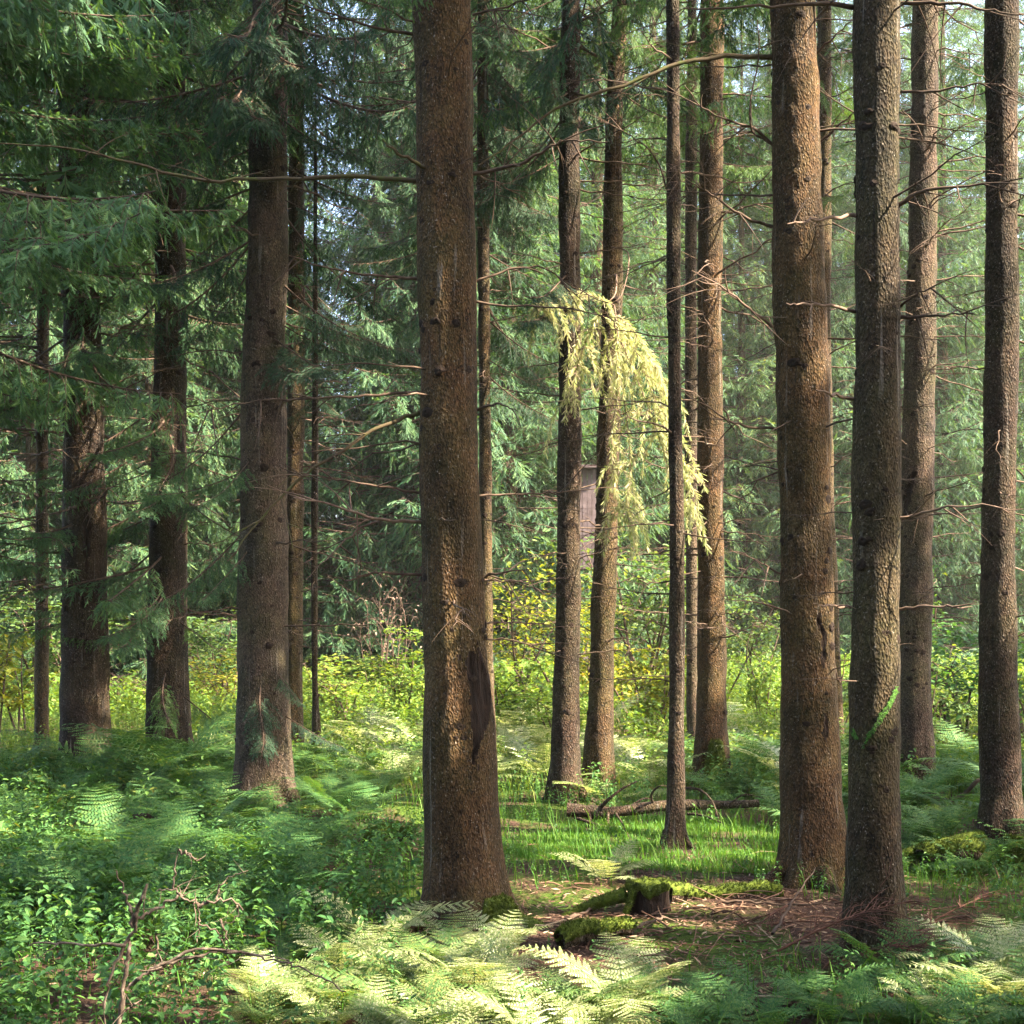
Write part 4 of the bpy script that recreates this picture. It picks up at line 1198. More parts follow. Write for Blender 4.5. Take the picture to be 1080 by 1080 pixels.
sh(680, 558, 20.5, 2.2, 'b', 'shrub', 'tall pale-leaved sapling bush right of the close pair of trunks')
sh(560, 600, 19.0, 1.9, 'd', 'shrub_yellow', 'yellowish bush left of the close pair of trunks')
sh(640, 640, 17.5, 1.5, 'a', 'shrub_yellow', 'yellow-green bush showing in the slot between the close pair of trunks')
sh(690, 680, 16.0, 1.3, 'c', 'shrub_yellow', 'bright yellow-green bush between the close pair and the slim trunk')
sh(790, 640, 20.0, 1.5, 'd', 'shrub', 'whitish-green bush right of the moss-footed trunk')
sh(812, 690, 17.0, 0.8, 'c', 'meadow', 'light-leaved sapling left of the torn-bark trunk')
sh(1010, 650, 15.5, 1.7, 'b', 'herb', 'dark glossy elder-like bush between the hollow trunk and the right edge trunk')
sh(985, 690, 14.5, 1.1, 'a', 'shrub', 'green bush beside the hollow trunk')
sh(1085, 670, 15.0, 1.3, 'b', 'herb', 'dark green bush cut by the right edge')
sh(10, 655, 16.0, 1.3, 'c', 'shrub_yellow', 'yellow-leaved bush at the left edge')
sh(235, 690, 19.0, 1.5, 'd', 'shrub_yellow', 'thin yellowish bush between the bushy spruce and the broad purple-grey trunk')
sh(140, 700, 20.0, 1.6, 'dry', 'shrub_dry', 'pinkish dry bush between the scarred and the bushy spruce')
sh(405, 600, 20.5, 1.1, 'dry', 'shrub_dry', 'pinkish-brown withered bush left of the widest trunk')
sh(430, 660, 18.5, 1.4, 'a', 'meadow', 'light green bush against the left side of the widest trunk')
sh(365, 690, 17.5, 1.6, 'b', 'meadow', 'bright green bush in the sunlit meadow right of the pole-thin spruce')
sh(540, 690, 16.0, 1.2, 'c', 'meadow', 'bright green bush right of the widest trunk')
sh(590, 700, 14.8, 1.1, 'a', 'meadow', 'low bright bush behind the left trunk of the close pair')
sh(230, 640, 21.0, 1.8, 'b', 'shrub', 'pale bush deep behind the broad purple-grey trunk')
sh(40, 620, 20.5, 2.2, 'b', 'shrub', 'broad pale green bush deep at the left')
sh(880, 690, 17.0, 1.0, 'a', 'shrub', 'green bush showing between the torn-bark and paint-striped trunks')
sh(950, 600, 19.0, 1.2, 'd', 'herb', 'dark bush behind the hollow trunk')

# ------------------------------------------------------------------ undergrowth (uncountable)
def herb_template(seed, n=9, h=1.0):
    """upright herb one unit high: stem and leaves, for joining into one mass"""
    r = np.random.default_rng(seed)
    v, f, k = [], [], 0
    for i in range(n):
        z = 0.25 + 0.75 * (i + r.uniform()) / n
        a = i * 2.4 + r.uniform(0, 0.6)
        ln = (0.26 - 0.10 * z) * r.uniform(0.75, 1.3)
        O = np.array([[0.06 * r.normal(), 0.06 * r.normal(), z * h]])
        X, Y, Z = frames(np.array([[math.cos(a), math.sin(a), r.uniform(-0.4, 0.25)]]), np.array([[0.2 * r.normal(), 0.2 * r.normal(), 1.0]]))
        w = O + (LEAF[0][:, :1] * X + LEAF[0][:, 1:2] * Y + LEAF[0][:, 2:] * Z) * ln
        v.append(w); f.append(LEAF[1] + k); k += len(w)
    v.append(np.array([(-.012, 0, 0), (.012, 0, 0), (.006, .005, h * 0.95)])); f.append(np.array([(k, k + 1, k + 2)]))
    return np.concatenate(v), np.concatenate(f)


HERB = [herb_template(i, n) for i, n in enumerate((13, 15, 17))]


def in_frame(x, y, m=0.15):
    return np.abs(x) < (0.4154 + 0.02) * y + m


def near_trunk(x, y, m=0.05):
    ok = np.zeros(len(x), bool)
    for T in TREES.values():
        ok |= np.hypot(x - T.base[0], y - T.d) < np.interp(T.base[2] + 0.1, T.zs, T.rs) * 1.15 + m
    return ok


def scatter(n, x0, x1, y0, y1, seed, patch=None, thr=-0.2):
    r = np.random.default_rng(seed)
    x = r.uniform(x0, x1, n); y = r.uniform(y0, y1, n)
    ok = in_frame(x, y, 3.0) & ~near_trunk(x, y)
    if patch is not None:
        ok &= wob(np.stack([x, y], -1), patch, seed) > thr
    # the lawn, the stump's bare ground and the fallen log stay open
    lawn = (np.hypot((x - 1.25) / 1.4, (y - 9.0) / 1.15) < 1 + 0.14 * wob(np.stack([x, y], -1), 3, 9))
    bare = (np.hypot((x - 0.65) / 1.05, (y - 6.55) / 0.95) < 1 + 0.2 * wob(np.stack([x, y], -1), 3, 10)) | (np.hypot((x - 1.75) / 0.9, (y - 6.4) / 0.55) < 1 + 0.2 * wob(np.stack([x, y], -1), 3, 11))
    sunny = (np.hypot((x + 0.25) / 1.15, (y - 5.25) / 0.75) < 1)
    ok &= ~(sunny & (r.uniform(size=n) > 0.3))
    return x, y, ok, lawn, bare, r


def undergrowth(name, n, box, size, mat, label, seed, patch=None, thr=-0.2, lawn_keep=0.14, bare_keep=0.10, grow=0.0):
    x, y, ok, lawn, bare, r = scatter(n, *box, seed, patch, thr)
    ok &= ~(lawn & (r.uniform(size=n) > lawn_keep)) & ~(bare & (r.uniform(size=n) > bare_keep))
    x, y = x[ok], y[ok]
    m = len(x)
    s = r.uniform(*size, m) * (1 + grow * np.clip((y - 10) / 10, 0, 1))
    s *= 0.75 + 0.35 * wob(np.stack([x, y], -1), 0.9, seed + 5)
    s = np.maximum(s, 0.08)
    mb = MB()
    kind = r.integers(0, 3, m)
    a = r.uniform(0, 6.28, m)
    X = np.stack([np.cos(a), np.sin(a), r.normal(0, 0.12, m)], -1); Z0 = np.stack([r.normal(0, 0.15, m), r.normal(0, 0.15, m), np.ones(m)], -1)
    X, Y, Z = frames(X, Z0)
    O = np.stack([x, y, gh(x, y)], -1)
    for k in range(3):
        q = kind == k
        wd = 0.62
        inst(mb, *HERB[k], O[q], X[q] * s[q, None] * wd, Y[q] * s[q, None] * wd, Z[q] * s[q, None], 0)
    return tag(link(name, mb.mesh(name, [M[mat]])), label, 'undergrowth', kind='stuff')


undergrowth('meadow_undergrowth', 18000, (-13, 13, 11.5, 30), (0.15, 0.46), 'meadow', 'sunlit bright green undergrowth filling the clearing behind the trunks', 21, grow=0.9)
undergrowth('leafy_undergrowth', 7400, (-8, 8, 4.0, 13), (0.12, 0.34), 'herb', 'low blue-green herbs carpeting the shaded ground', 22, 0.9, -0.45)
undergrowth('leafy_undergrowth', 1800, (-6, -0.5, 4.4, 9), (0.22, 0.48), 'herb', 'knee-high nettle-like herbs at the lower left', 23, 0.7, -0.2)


undergrowth('leafy_undergrowth', 1500, (-6, -0.6, 6, 13.5), (0.2, 0.5), 'herb', 'mixed light green herbs between the ferns on the left', 24, 0.8, -0.3)
undergrowth('leafy_undergrowth', 2200, (1.8, 6, 7.4, 13.5), (0.2, 0.5), 'herb', 'green herbs between the ferns on the right', 25, 0.8, -0.4)


def grass_mb(n, box, ln, seed, only_lawn, mat='grass'):
    x, y, ok, lawn, bare, r = scatter(n, *box, seed)
    ok &= (lawn & (wob(np.stack([x, y], -1), 4.5, 77) > r.uniform(-0.9, 0.5, n))) if only_lawn else ~bare
    x, y = x[ok], y[ok]
    m = len(x)
    a = r.uniform(0, 6.28, m)
    L = r.uniform(*ln, m)
    tv = np.array([(0, -.5, 0), (0, .5, 0), (0.25, -.4, 0.5), (0.25, .4, 0.5), (0.7, 0, 0.85)])
    tf = np.array([(0, 1, 3), (0, 3, 2), (2, 3, 4)])
    X = np.stack([np.cos(a), np.sin(a), 0 * a], -1); Y = np.stack([-np.sin(a), np.cos(a), 0 * a], -1); Z = np.zeros((m, 3)); Z[:, 2] = 1
    mb = MB()
    inst(mb, tv, tf, np.stack([x, y, gh(x, y) - 0.005], -1), X * (L * r.uniform(0.2, 1.0, m))[:, None], Y * r.uniform(0.004, 0.008, m)[:, None], Z * L[:, None], 0)
    return mb


g1 = grass_mb(60000, (-0.4, 3.0, 7.6, 10.4), (0.02, 0.07), 31, True)
tag(link('grass', g1.mesh('grass', [M['grass']])), 'short bright green grass in the small lawn behind the stump', 'grass', kind='stuff')
g2 = grass_mb(22000, (-8, 8, 4.0, 14), (0.08, 0.26), 32, False)
tag(link('grass', g2.mesh('grass', [M['grass']])), 'thin grass blades among the herbs and ferns', 'grass', kind='stuff')

g3 = grass_mb(26000, (-9, 9, 11.0, 24), (0.12, 0.42), 33, False)
tag(link('grass', g3.mesh('grass', [M['meadow']])), 'tall pale grass blades through the sunlit clearing', 'grass', kind='stuff')

# litter: dry needles, bark flakes and leaf bits
r = np.random.default_rng(41)
n = 9000
x = np.concatenate([r.uniform(-3, 3.2, n // 3), r.normal(1.0, 0.9, 2 * n // 3)]); y = np.concatenate([r.uniform(4.6, 9, n // 3), r.normal(6.7, 0.7, 2 * n // 3)])
ok = y > 4.3
x, y = x[ok], y[ok]; m = len(x)
a = r.uniform(0, 6.28, m)
X, Y, Z = frames(np.stack([np.cos(a), np.sin(a), r.normal(0, 0.25, m)], -1), np.stack([r.normal(0, 0.4, m), r.normal(0, 0.4, m), np.ones(m)], -1))
L = r.uniform(0.015, 0.06, m)
mb = MB()
inst(mb, np.array([(-.5, 0, 0), (0, .12, .02), (.5, 0, 0), (0, -.12, .02)]), np.array([(0, 3, 2, 1)]), np.stack([x, y, gh(x, y) + 0.012], -1), X * L[:, None], Y * L[:, None], Z * L[:, None], 0)
rt2 = np.random.default_rng(91)
for k in range(420):
    q0 = np.array([rt2.normal(0.9, 0.8), rt2.normal(6.5, 0.55), 0]) if k % 3 else np.array([rt2.uniform(-2.5, 3), rt2.uniform(4.6, 9), 0])
    if q0[1] < 4.3:
        continue
    q0[2] = float(gh(q0[0], q0[1])) + rt2.uniform(0.004, 0.03)
    a_ = rt2.uniform(0, 6.28); ln_ = rt2.uniform(0.06, 0.4)
    u = np.linspace(0, 1, 5)[:, None]
    tube(mb, q0 + ln_ * (u * np.array([math.cos(a_), math.sin(a_), rt2.normal(0, 0.12)]) + np.sin(u * PI) * rt2.normal(0, 0.08, 3)), rt2.uniform(0.002, 0.006) * (1.1 - 0.6 * u[:, 0]), 4)
tag(link('forest_litter', mb.mesh('forest_litter', [M['litter']])), 'brown litter of needles, bark flakes and dry leaves on the ground', 'litter', kind='stuff')

# ------------------------------------------------------------------ ferns
PIN = []
def pinna_template(n=8):
    """one pinna, unit length, cut into pinnules"""
    v, f = [], []
    for i in range(n):
        t0, t1 = i / n, (i + 0.72) / n
        w = 0.105 * (1 - (i / n) ** 1.4) + 0.015
        for s in (-1, 1):
            k = len(v)
            v += [(t0, 0, 0), (t1, 0, 0), (t1 + 0.05, s * w, -0.02), (t0 + 0.05, s * w * 0.92, -0.02)]
            f.append((k, k + 1, k + 2, k + 3) if s > 0 else (k + 3, k + 2, k + 1, k))
    return np.array(v), np.array(f)


PINNA = pinna_template()


def frond(mb, r, base, a, L, lift, bend, width=0.26, pairs=18, mat=1, curl=0.0):
    t = np.linspace(0, 1, 14)
    ang = lift - bend * t ** 1.3
    ds = L / 13
    hx = np.concatenate([[0], np.cumsum(np.cos((ang[:-1] + ang[1:]) / 2) * ds)])
    hz = np.concatenate([[0], np.cumsum(np.sin((ang[:-1] + ang[1:]) / 2) * ds)])
    side = curl * L * t ** 2
    ca, sa = math.cos(a), math.sin(a)
    q = base + np.stack([hx * ca - side * sa, hx * sa + side * ca, hz], -1)
    tube(mb, q, 0.0032 * (1.1 - t), 3, 0)
    s = np.linspace(0.16, 0.985, pairs)
    P = np.stack([np.interp(s, t, q[:, k]) for k in range(3)], -1)
    T = norm(np.stack([np.interp(np.minimum(1, s + .05), t, q[:, k]) - np.interp(np.maximum(0, s - .05), t, q[:, k]) for k in range(3)], -1))
    B = norm(np.cross(T, np.array([0, 0, 1.0])))
    Nn = np.cross(B, T)
    prof = np.sin(np.clip((s - 0.08) / 0.92, 0, 1) ** 0.75 * PI * 0.93 + 0.12) ** 0.9
    ln = L * width * prof * r.uniform(0.85, 1.1, pairs) + 0.008
    for sd in (-1, 1):
        D_ = norm(B * sd + T * 0.42 - Nn * 0.12 + r.normal(0, 0.06, (pairs, 3)))
        X, Y, Z = frames(D_, Nn + r.normal(0, 0.12, (pairs, 3)))
        inst(mb, *PINNA, P, X * ln[:, None], Y * ln[:, None] * 1.0, Z * ln[:, None], mat)


def fern_mb(seed, n=8, L=0.62, lift=(0.75, 1.2), bend=(0.7, 1.4), width=0.24):
    r = np.random.default_rng(seed)
    mb = MB()
    for i in range(n):
        a = i * 2 * PI / n + r.normal(0, 0.3)
        frond(mb, r, np.array([0.02 * math.cos(a), 0.02 * math.sin(a), -0.02]), a, L * r.uniform(0.7, 1.15), r.uniform(*lift), r.uniform(*bend), width * r.uniform(0.85, 1.1), 16, 1, r.normal(0, 0.15))
    return mb


FERN = [fern_mb(60, 8), fern_mb(61, 7, 0.7), fern_mb(62, 9, 0.55, (0.6, 1.0)), fern_mb(63, 6, 0.66, (0.9, 1.3), (0.9, 1.6)), fern_mb(64, 5, 0.6, (0.4, 0.8), (0.4, 0.9), 0.28)]
FERN_MESH = {}


def fern_mesh(i, mat):
    if (i, mat) not in FERN_MESH:
        FERN_MESH[(i, mat)] = FERN[i].mesh('fern', [M['herb'], M[mat]])
    return FERN_MESH[(i, mat)]


def fern(x, y, s, i, mat, label, group=None, rz=None, tilt=0.0):
    o = link('fern', fern_mesh(i, mat))
    o.location = (x, y, float(gh(x, y)))
    o.scale = (s, s, s)
    o.rotation_euler = (tilt, 0, random.uniform(0, 6.28) if rz is None else rz)
    return tag(o, label, 'fern', group)


r = np.random.default_rng(66)
placed = []


def ok_spot(x, y, dmin):
    if near_trunk(np.array([x]), np.array([y]), 0.08)[0]:
        return False
    for a, b in placed:
        if (a - x) ** 2 + (b - y) ** 2 < dmin ** 2:
            return False
    return True


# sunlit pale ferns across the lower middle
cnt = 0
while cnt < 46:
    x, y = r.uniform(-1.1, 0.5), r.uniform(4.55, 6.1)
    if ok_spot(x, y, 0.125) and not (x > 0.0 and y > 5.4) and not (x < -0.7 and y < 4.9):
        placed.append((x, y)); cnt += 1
        fern(x, y, r.uniform(0.45, 0.72), int(r.integers(5)), ('fern_sunlit', 'fern_sunlit', 'fern_half_sunlit')[cnt % 3], 'pale fern in the bright sun patch at the bottom of the picture', 'sunlit ferns in front of the widest trunk')
fern(*at(393, 975, 6.15)[:2], 0.85, 3, 'fern_sunlit', 'upright yellow-green fern standing behind the sunlit ferns, left of the widest trunk foot')
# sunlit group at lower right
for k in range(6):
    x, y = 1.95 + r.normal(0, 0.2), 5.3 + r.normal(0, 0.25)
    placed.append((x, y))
    fern(x, y, r.uniform(0.45, 0.7), int(r.integers(5)), 'fern_sunlit', 'pale sunlit fern in front of the paint-striped trunk', 'sunlit ferns at the lower right')
# blue-green shaded ferns, right foreground
cnt = 0
while cnt < 30:
    x, y = r.uniform(0.55, 2.5), r.uniform(4.5, 6.0)
    if ok_spot(x, y, 0.14) and not (x < 1.5 and y > 5.45):
        placed.append((x, y)); cnt += 1
        fern(x, y, r.uniform(0.38, 0.66), int(r.integers(5)), 'fern', 'blue-green shaded fern low in the right foreground', 'shaded ferns of the right foreground')
# left belt under the broad, bushy and scarred trunks
cnt = 0
while cnt < 125:
    x, y = r.uniform(-5.6, -1.2), r.uniform(6.2, 13.2)
    if ok_spot(x, y, 0.24) and abs(x) < 0.44 * y:
        placed.append((x, y)); cnt += 1
        fern(x, y, r.uniform(0.65, 1.1), int(r.integers(5)), 'fern', 'shaded fern in the fern belt below the left-hand trunks', 'ferns below the left-hand trunks')
# right middle
cnt = 0
while cnt < 50:
    x, y = r.uniform(1.9, 5.0), r.uniform(7.8, 13.5)
    if ok_spot(x, y, 0.28) and abs(x) < 0.44 * y:
        placed.append((x, y)); cnt += 1
        fern(x, y, r.uniform(0.7, 1.2), int(r.integers(5)), 'fern', 'green fern in the undergrowth behind the right-hand trunks', 'ferns behind the right-hand trunks')
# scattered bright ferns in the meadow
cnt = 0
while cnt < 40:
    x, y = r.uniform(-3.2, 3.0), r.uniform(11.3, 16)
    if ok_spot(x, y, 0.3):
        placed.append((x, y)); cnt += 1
        fern(x, y, r.uniform(0.9, 1.5), int(r.integers(5)), 'fern_sunlit', 'light green fern in the sunlit clearing behind the fallen log', 'ferns in the clearing')
fern(*at(640, 920, 7.6)[:2], 0.55, 1, 'fern_sunlit', 'sunlit fern standing just behind the mossy stump')
fern(*at(960, 845, 10.2)[:2], 1.2, 3, 'fern', 'blue-grey fern rising in front of the hollow trunk')
fern(*at(100, 830, 12.2)[:2], 1.6, 3, 'fern', 'large upright dark fern at the foot of the scarred spruce')
fern(*at(180, 835, 11.8)[:2], 1.7, 1, 'fern', 'large dark fern at the foot of the bushy spruce')

# ------------------------------------------------------------------ stump, logs, sticks
def stump():
    x, y = at(683, 966, 6.85)[:2]
    g = float(gh(x, y))
    rt = root('tree_stump', (x, y, g), 'short dark rotten stump capped with yellow-green moss', 'stump')
    n = 48
    a = np.arange(n) * 2 * PI / n
    zz = np.linspace(-0.08, 0.145, 16)
    lob = 0.5 * np.sin(4 * a + 1) + 0.4 * np.sin(7 * a + 2) + 0.25 * np.sin(11 * a)
    R = 0.108 * (1 + 0.35 * np.exp(-(zz + 0.08) / 0.07))[:, None] * (1 + (0.10 + 0.18 * np.exp(-(zz + 0.08) / 0.08))[:, None] * lob[None])
    top = zz[-1] + 0.008 * np.sin(2 * a + 1) + 0.005 * np.sin(5 * a)
    Z = np.broadcast_to(zz[:, None], R.shape).copy()
    Z += np.linspace(0, 1, 16)[:, None] * (top - zz[-1])[None]
    P = np.stack([R * np.cos(a), R * np.sin(a), Z], -1)
    P[..., :2] *= 1 + 0.05 * wob(P * 10, 2, 3)[..., None]
    i, j = np.meshgrid(np.arange(15), np.arange(n), indexing='ij')
    mb = MB()
    mb.add(P.reshape(-1, 3), np.stack([i * n + j, i * n + (j + 1) % n, (i + 1) * n + (j + 1) % n, (i + 1) * n + j], -1).reshape(-1, 4), 0, True)
    mb.add(np.vstack([P[-1] * [0.97, 0.97, 1], [[0, 0, 0.132]]]), [(q, (q + 1) % n, n) for q in range(n)], 0, False)
    link('stump_wood', mb.mesh('stump_wood', [M['rot']]), rt)
    # moss cap: cushion lying over the rim
    mb = MB()
    rings = []
    for f, h in ((0.0, 0.0), (0.35, 0.006), (0.65, 0.004), (0.88, 0.014), (1.0, 0.014), (1.06, 0.002), (1.06, -0.014), (0.99, -0.022)):
        rr = f * np.hypot(P[-1][:, 0], P[-1][:, 1])
        rings.append(np.stack([rr * np.cos(a), rr * np.sin(a), top + h + (0.006 * np.sin(9 * a + f * 7) + 0.006 * np.sin(17 * a) - (0.02 * np.maximum(0, np.sin(3 * a)) if f > 1 else 0)) * (f > 0.2)], -1))
    V = np.concatenate(rings)
    V += 0.004 * np.stack([wob(V, 90, 1), wob(V, 90, 2), wob(V, 90, 3)], -1)
    m = len(rings)
    i, j = np.meshgrid(np.arange(m - 1), np.arange(n), indexing='ij')
    mb.add(V, np.stack([i * n + j, i * n + (j + 1) % n, (i + 1) * n + (j + 1) % n, (i + 1) * n + j], -1).reshape(-1, 4), 0, True)
    fuzz(mb, V.reshape(m, n, 3)[2:7], 3500, 0.011, 4)
    link('moss_cap', mb.mesh('moss_cap', [M['moss']]), rt)
    # two mossy roots
    for pts, r0 in (([(-0.12, -0.02, 0.1), (-0.26, 0.0, 0.055), (-0.40, -0.01, 0.0), (-0.55, -0.1, -0.06)], 0.042), ([(-0.085, -0.07, 0.15), (-0.105, -0.10, 0.08), (-0.14, -0.14, 0.01), (-0.17, -0.18, -0.05)], 0.02)):
        mb = MB()
        q = bez(np.array(pts), 14)
        t = np.linspace(0, 1, 14)
        tube(mb, q, r0 * (1 - 0.6 * t), 10)
        fuzz(mb, mb.v[0].reshape(14, 10, 3), 1500, 0.011, 5)
        link('root', mb.mesh('root', [M['moss']]), rt)
    return rt


stump()


def fallen_log(name, pts, r0, r1, mats, label, cat='log', seed=0, twigs=(), moss=True):
    """a log along world points, with bark below and a moss coat above"""
    r = np.random.default_rng(seed)
    p = np.asarray(pts, float)
    rt = root(name, p.mean(0), label, cat)
    c = p.mean(0)
    n = 26
    q = bez(p, n) - c
    t = np.linspace(0, 1, n)
    rad = (r0 + (r1 - r0) * t) * (1 + 0.10 * np.sin(t * 9 + seed) + 0.07 * np.sin(t * 23 + 2 * seed))
    q = q + np.stack([0 * t, 0.02 * np.sin(t * 7 + seed), 0.012 * np.sin(t * 11 + seed)], -1)
    mb = MB()
    tube(mb, q, rad * (1 + 0.05 * r.normal(size=n)), 14, 0, True, True)
    link('log_wood', mb.mesh('log_wood', [M[mats[0]]]), rt)
    if moss:
        tn = norm(np.gradient(q, axis=0))
        u = norm(np.cross(tn, [0, 0, 1.0]))
        w = np.cross(u, tn)
        k = 13
        A = np.linspace(-0.25, PI + 0.25, k)
        edge = np.minimum(1, 4 * np.minimum(np.linspace(0, 1, k), 1 - np.linspace(0, 1, k)))
        R = rad[:, None] + 0.016 * edge[None] + 0.012 * r.uniform(-1, 1, (n, k)) * edge[None] - 0.012 * (1 - edge[None])
        V = q[:, None] + R[..., None] * (np.cos(A)[None, :, None] * u[:, None] + np.sin(A)[None, :, None] * w[:, None])
        i, j = np.meshgrid(np.arange(n - 1), np.arange(k - 1), indexing='ij')
        mb = MB()
        mb.add(V.reshape(-1, 3), np.stack([i * k + j, i * k + j + 1, (i + 1) * k + j + 1, (i + 1) * k + j], -1).reshape(-1, 4), 0, True)
        fuzz(mb, V[:, 1:-1], 4000, 0.012, seed + 6)
        link('moss_coat', mb.mesh('moss_coat', [M[mats[1]]]), rt)
    for tp, tr in twigs:
        tp = np.asarray(tp, float) - c
        mb = MB()
        tube(mb, bez(tp, 14), np.linspace(tr, tr * 0.35, 14), 6)
        link('branch', mb.mesh('branch', [M[mats[0]]]), rt)
    return rt


fallen_log('mossy_log', [at(704, 947, 7.0), at(745, 945, 7.1), at(790, 944, 7.15), at(826, 943, 7.15)], 0.045, 0.05, ('bark_dark', 'moss'), 'low moss-coated log running from the stump to the torn-bark trunk', seed=1)
P8 = lambda px, py, d: at(px, py, d)
LG = 9.75
fallen_log('fallen_log', [P8(598, 856, LG), P8(640, 855, LG), P8(690, 852, LG), P8(740, 848, LG), P8(800, 848, LG + 0.1)], 0.055, 0.032, ('bark_dark', 'moss'),
           'fallen brown log propped on short dead branches, lying behind the slim trunk', seed=2, moss=False,
           twigs=[([P8(632, 853, LG), P8(642, 843, LG - .1), P8(656, 832, LG - .1), P8(672, 824, LG - .1)], 0.017),
                  ([P8(641, 856, LG - .03), P8(641, 868, LG - .15), P8(641, 884, LG - .25)], 0.016), ([P8(622, 857, LG - .03), P8(622, 868, LG - .1), P8(621, 884, LG - .2)], 0.016),
                  ([P8(648, 856, LG), P8(656, 868, LG - .3), P8(666, 888, LG - .8)], 0.012),
                  ([P8(690, 850, LG), P8(687, 838, LG - .1), P8(696, 829, LG - .2), P8(706, 830, LG - .2)], 0.012),
                  ([P8(722, 831, LG + .1), P8(738, 833, LG), P8(751, 845, LG - .1), P8(758, 864, LG - .3)], 0.013),
                  ([P8(716, 858, LG), P8(740, 860, LG - .2), P8(762, 868, LG - .4)], 0.013), ([P8(606, 862, LG), P8(640, 872, LG - .2), P8(700, 876, LG - .3)], 0.014),
                  ([P8(660, 853, LG), P8(680, 842, LG), P8(690, 846, LG)], 0.010), ([P8(770, 848, LG), P8(785, 838, LG), P8(806, 842, LG)], 0.010)])
fallen_log('mossy_log', [P8(385, 882, 8.85), P8(410, 880, 8.9), P8(438, 881, 8.9)], 0.05, 0.045, ('bark_dark', 'moss'), 'short moss-topped log in the shade left of the widest trunk', seed=3)
fallen_log('fallen_log', [at(138, 870, 9.2), at(152, 869, 9.2), at(168, 871, 9.25)], 0.07, 0.065, ('rot', 'moss'), 'broken rotten log piece among ferns below the bushy spruce', seed=4, moss=False)
fallen_log('mossy_log', [P8(590, 990, 6.15), P8(630, 984, 6.25), P8(664, 978, 6.35)], 0.05, 0.03, ('bark_dark', 'moss'), 'sunlit golden mossy log right of the widest trunk foot', seed=5)
fallen_log('mossy_log', [P8(972, 905, 8.15), P8(1000, 899, 8.2), P8(1030, 897, 8.25)], 0.06, 0.06, ('bark_dark', 'moss'), 'moss-covered mound-like log left of the right edge trunk', seed=6)
fallen_log('fallen_branch', [P8(1005, 852, 9.8), P8(1015, 838, 9.7), P8(1030, 825, 9.6), P8(1042, 820, 9.6)], 0.022, 0.012, ('deadwood', 'moss'), 'bare dark branch propped up left of the right edge trunk', 'branch', 7, [([P8(1008, 850, 9.8), P8(990, 838, 9.8), P8(965, 836, 9.9)], 0.01)], False)


def stick(pts, r0, mat, label, side=(), group=None, name='fallen_branch'):
    p = np.asarray(pts, float)
    c = p[0].copy()
    mb = MB()
    n = 8 * (len(p) - 1)
    rk = np.random.default_rng(int(abs(p.sum() * 1000)) % 9999)

    def limb(q, ra, m):
        q = bez(q, m)
        q[1:-1] += rk.normal(0, 0.0035 + 0.12 * ra, (m - 2, 3))
        ra_ = np.linspace(ra, ra * 0.35, m) * (1 + 0.14 * rk.normal(size=m))
        tube(mb, q, ra_, 7)
        for k in range(int(m * 0.18)):
            b = q[rk.integers(1, m)]
            d = norm(rk.normal(size=3) + np.array([0, 0, 0.3]))
            u = np.linspace(0, 1, 4)[:, None]
            tube(mb, b + rk.uniform(0.02, 0.13) * (u * d + u ** 2 * rk.normal(0, 0.25, 3)), ra * 0.28 * (1.05 - 0.8 * u[:, 0]), 4)
    limb(p - c, r0, n)
    for q, rr in side:
        limb(np.asarray(q, float) - c, rr, 14)
    o = link(name, mb.mesh(name, [M[mat]]))
    o.location = c
    return tag(o, label, 'branch', group)


dS = 4.35
s_ = lambda px, py, d=dS: at(px, py, d)
stick([s_(122, 1100), s_(131, 1040), s_(136, 1005), s_(142, 975), s_(162, 960), s_(187, 945), s_(205, 952), s_(212, 958)], 0.0085, 'twigwood', 'pale forked dead sapling arching over at the lower left',
      [([s_(141, 978), s_(146, 955), s_(155, 932)], 0.010), ([s_(141, 978), s_(134, 948), s_(123, 918)], 0.007),
       ([s_(190, 945), s_(183, 938), s_(165, 940)], 0.005), ([s_(183, 938), s_(185, 915), s_(188, 896)], 0.004), ([s_(188, 896), s_(199, 901), s_(210, 907)], 0.006),
       ([s_(210, 956), s_(225, 951), s_(245, 949), s_(256, 960)], 0.006), ([s_(228, 952), s_(235, 930), s_(262, 918)], 0.004), ([s_(232, 970), s_(240, 992), s_(240, 1020)], 0.004), ([s_(210, 975), s_(228, 982), s_(238, 1000)], 0.004),
       ([s_(210, 957), s_(209, 980), s_(208, 995)], 0.004), ([s_(250, 955), s_(250, 966), s_(236, 975)], 0.004), ([s_(165, 985), s_(165, 1010), s_(160, 1025)], 0.004),
       ([s_(133, 997), s_(105, 997), s_(60, 995), s_(30, 997)], 0.007), ([s_(136, 990), s_(120, 1020), s_(112, 1050), s_(110, 1090)], 0.007)])
stick([s_(134, 1044), s_(155, 1026), s_(200, 1010), s_(240, 1004), s_(290, 1012), s_(330, 1026), s_(365, 1046)], 0.007, 'twigwood', 'thin pale branch lying low behind the arching dead sapling',
      [([s_(160, 1024), s_(190, 1008), s_(222, 999), s_(270, 1006), s_(305, 1013)], 0.007), ([s_(130, 1066), s_(140, 1060), s_(147, 1056)], 0.006)])
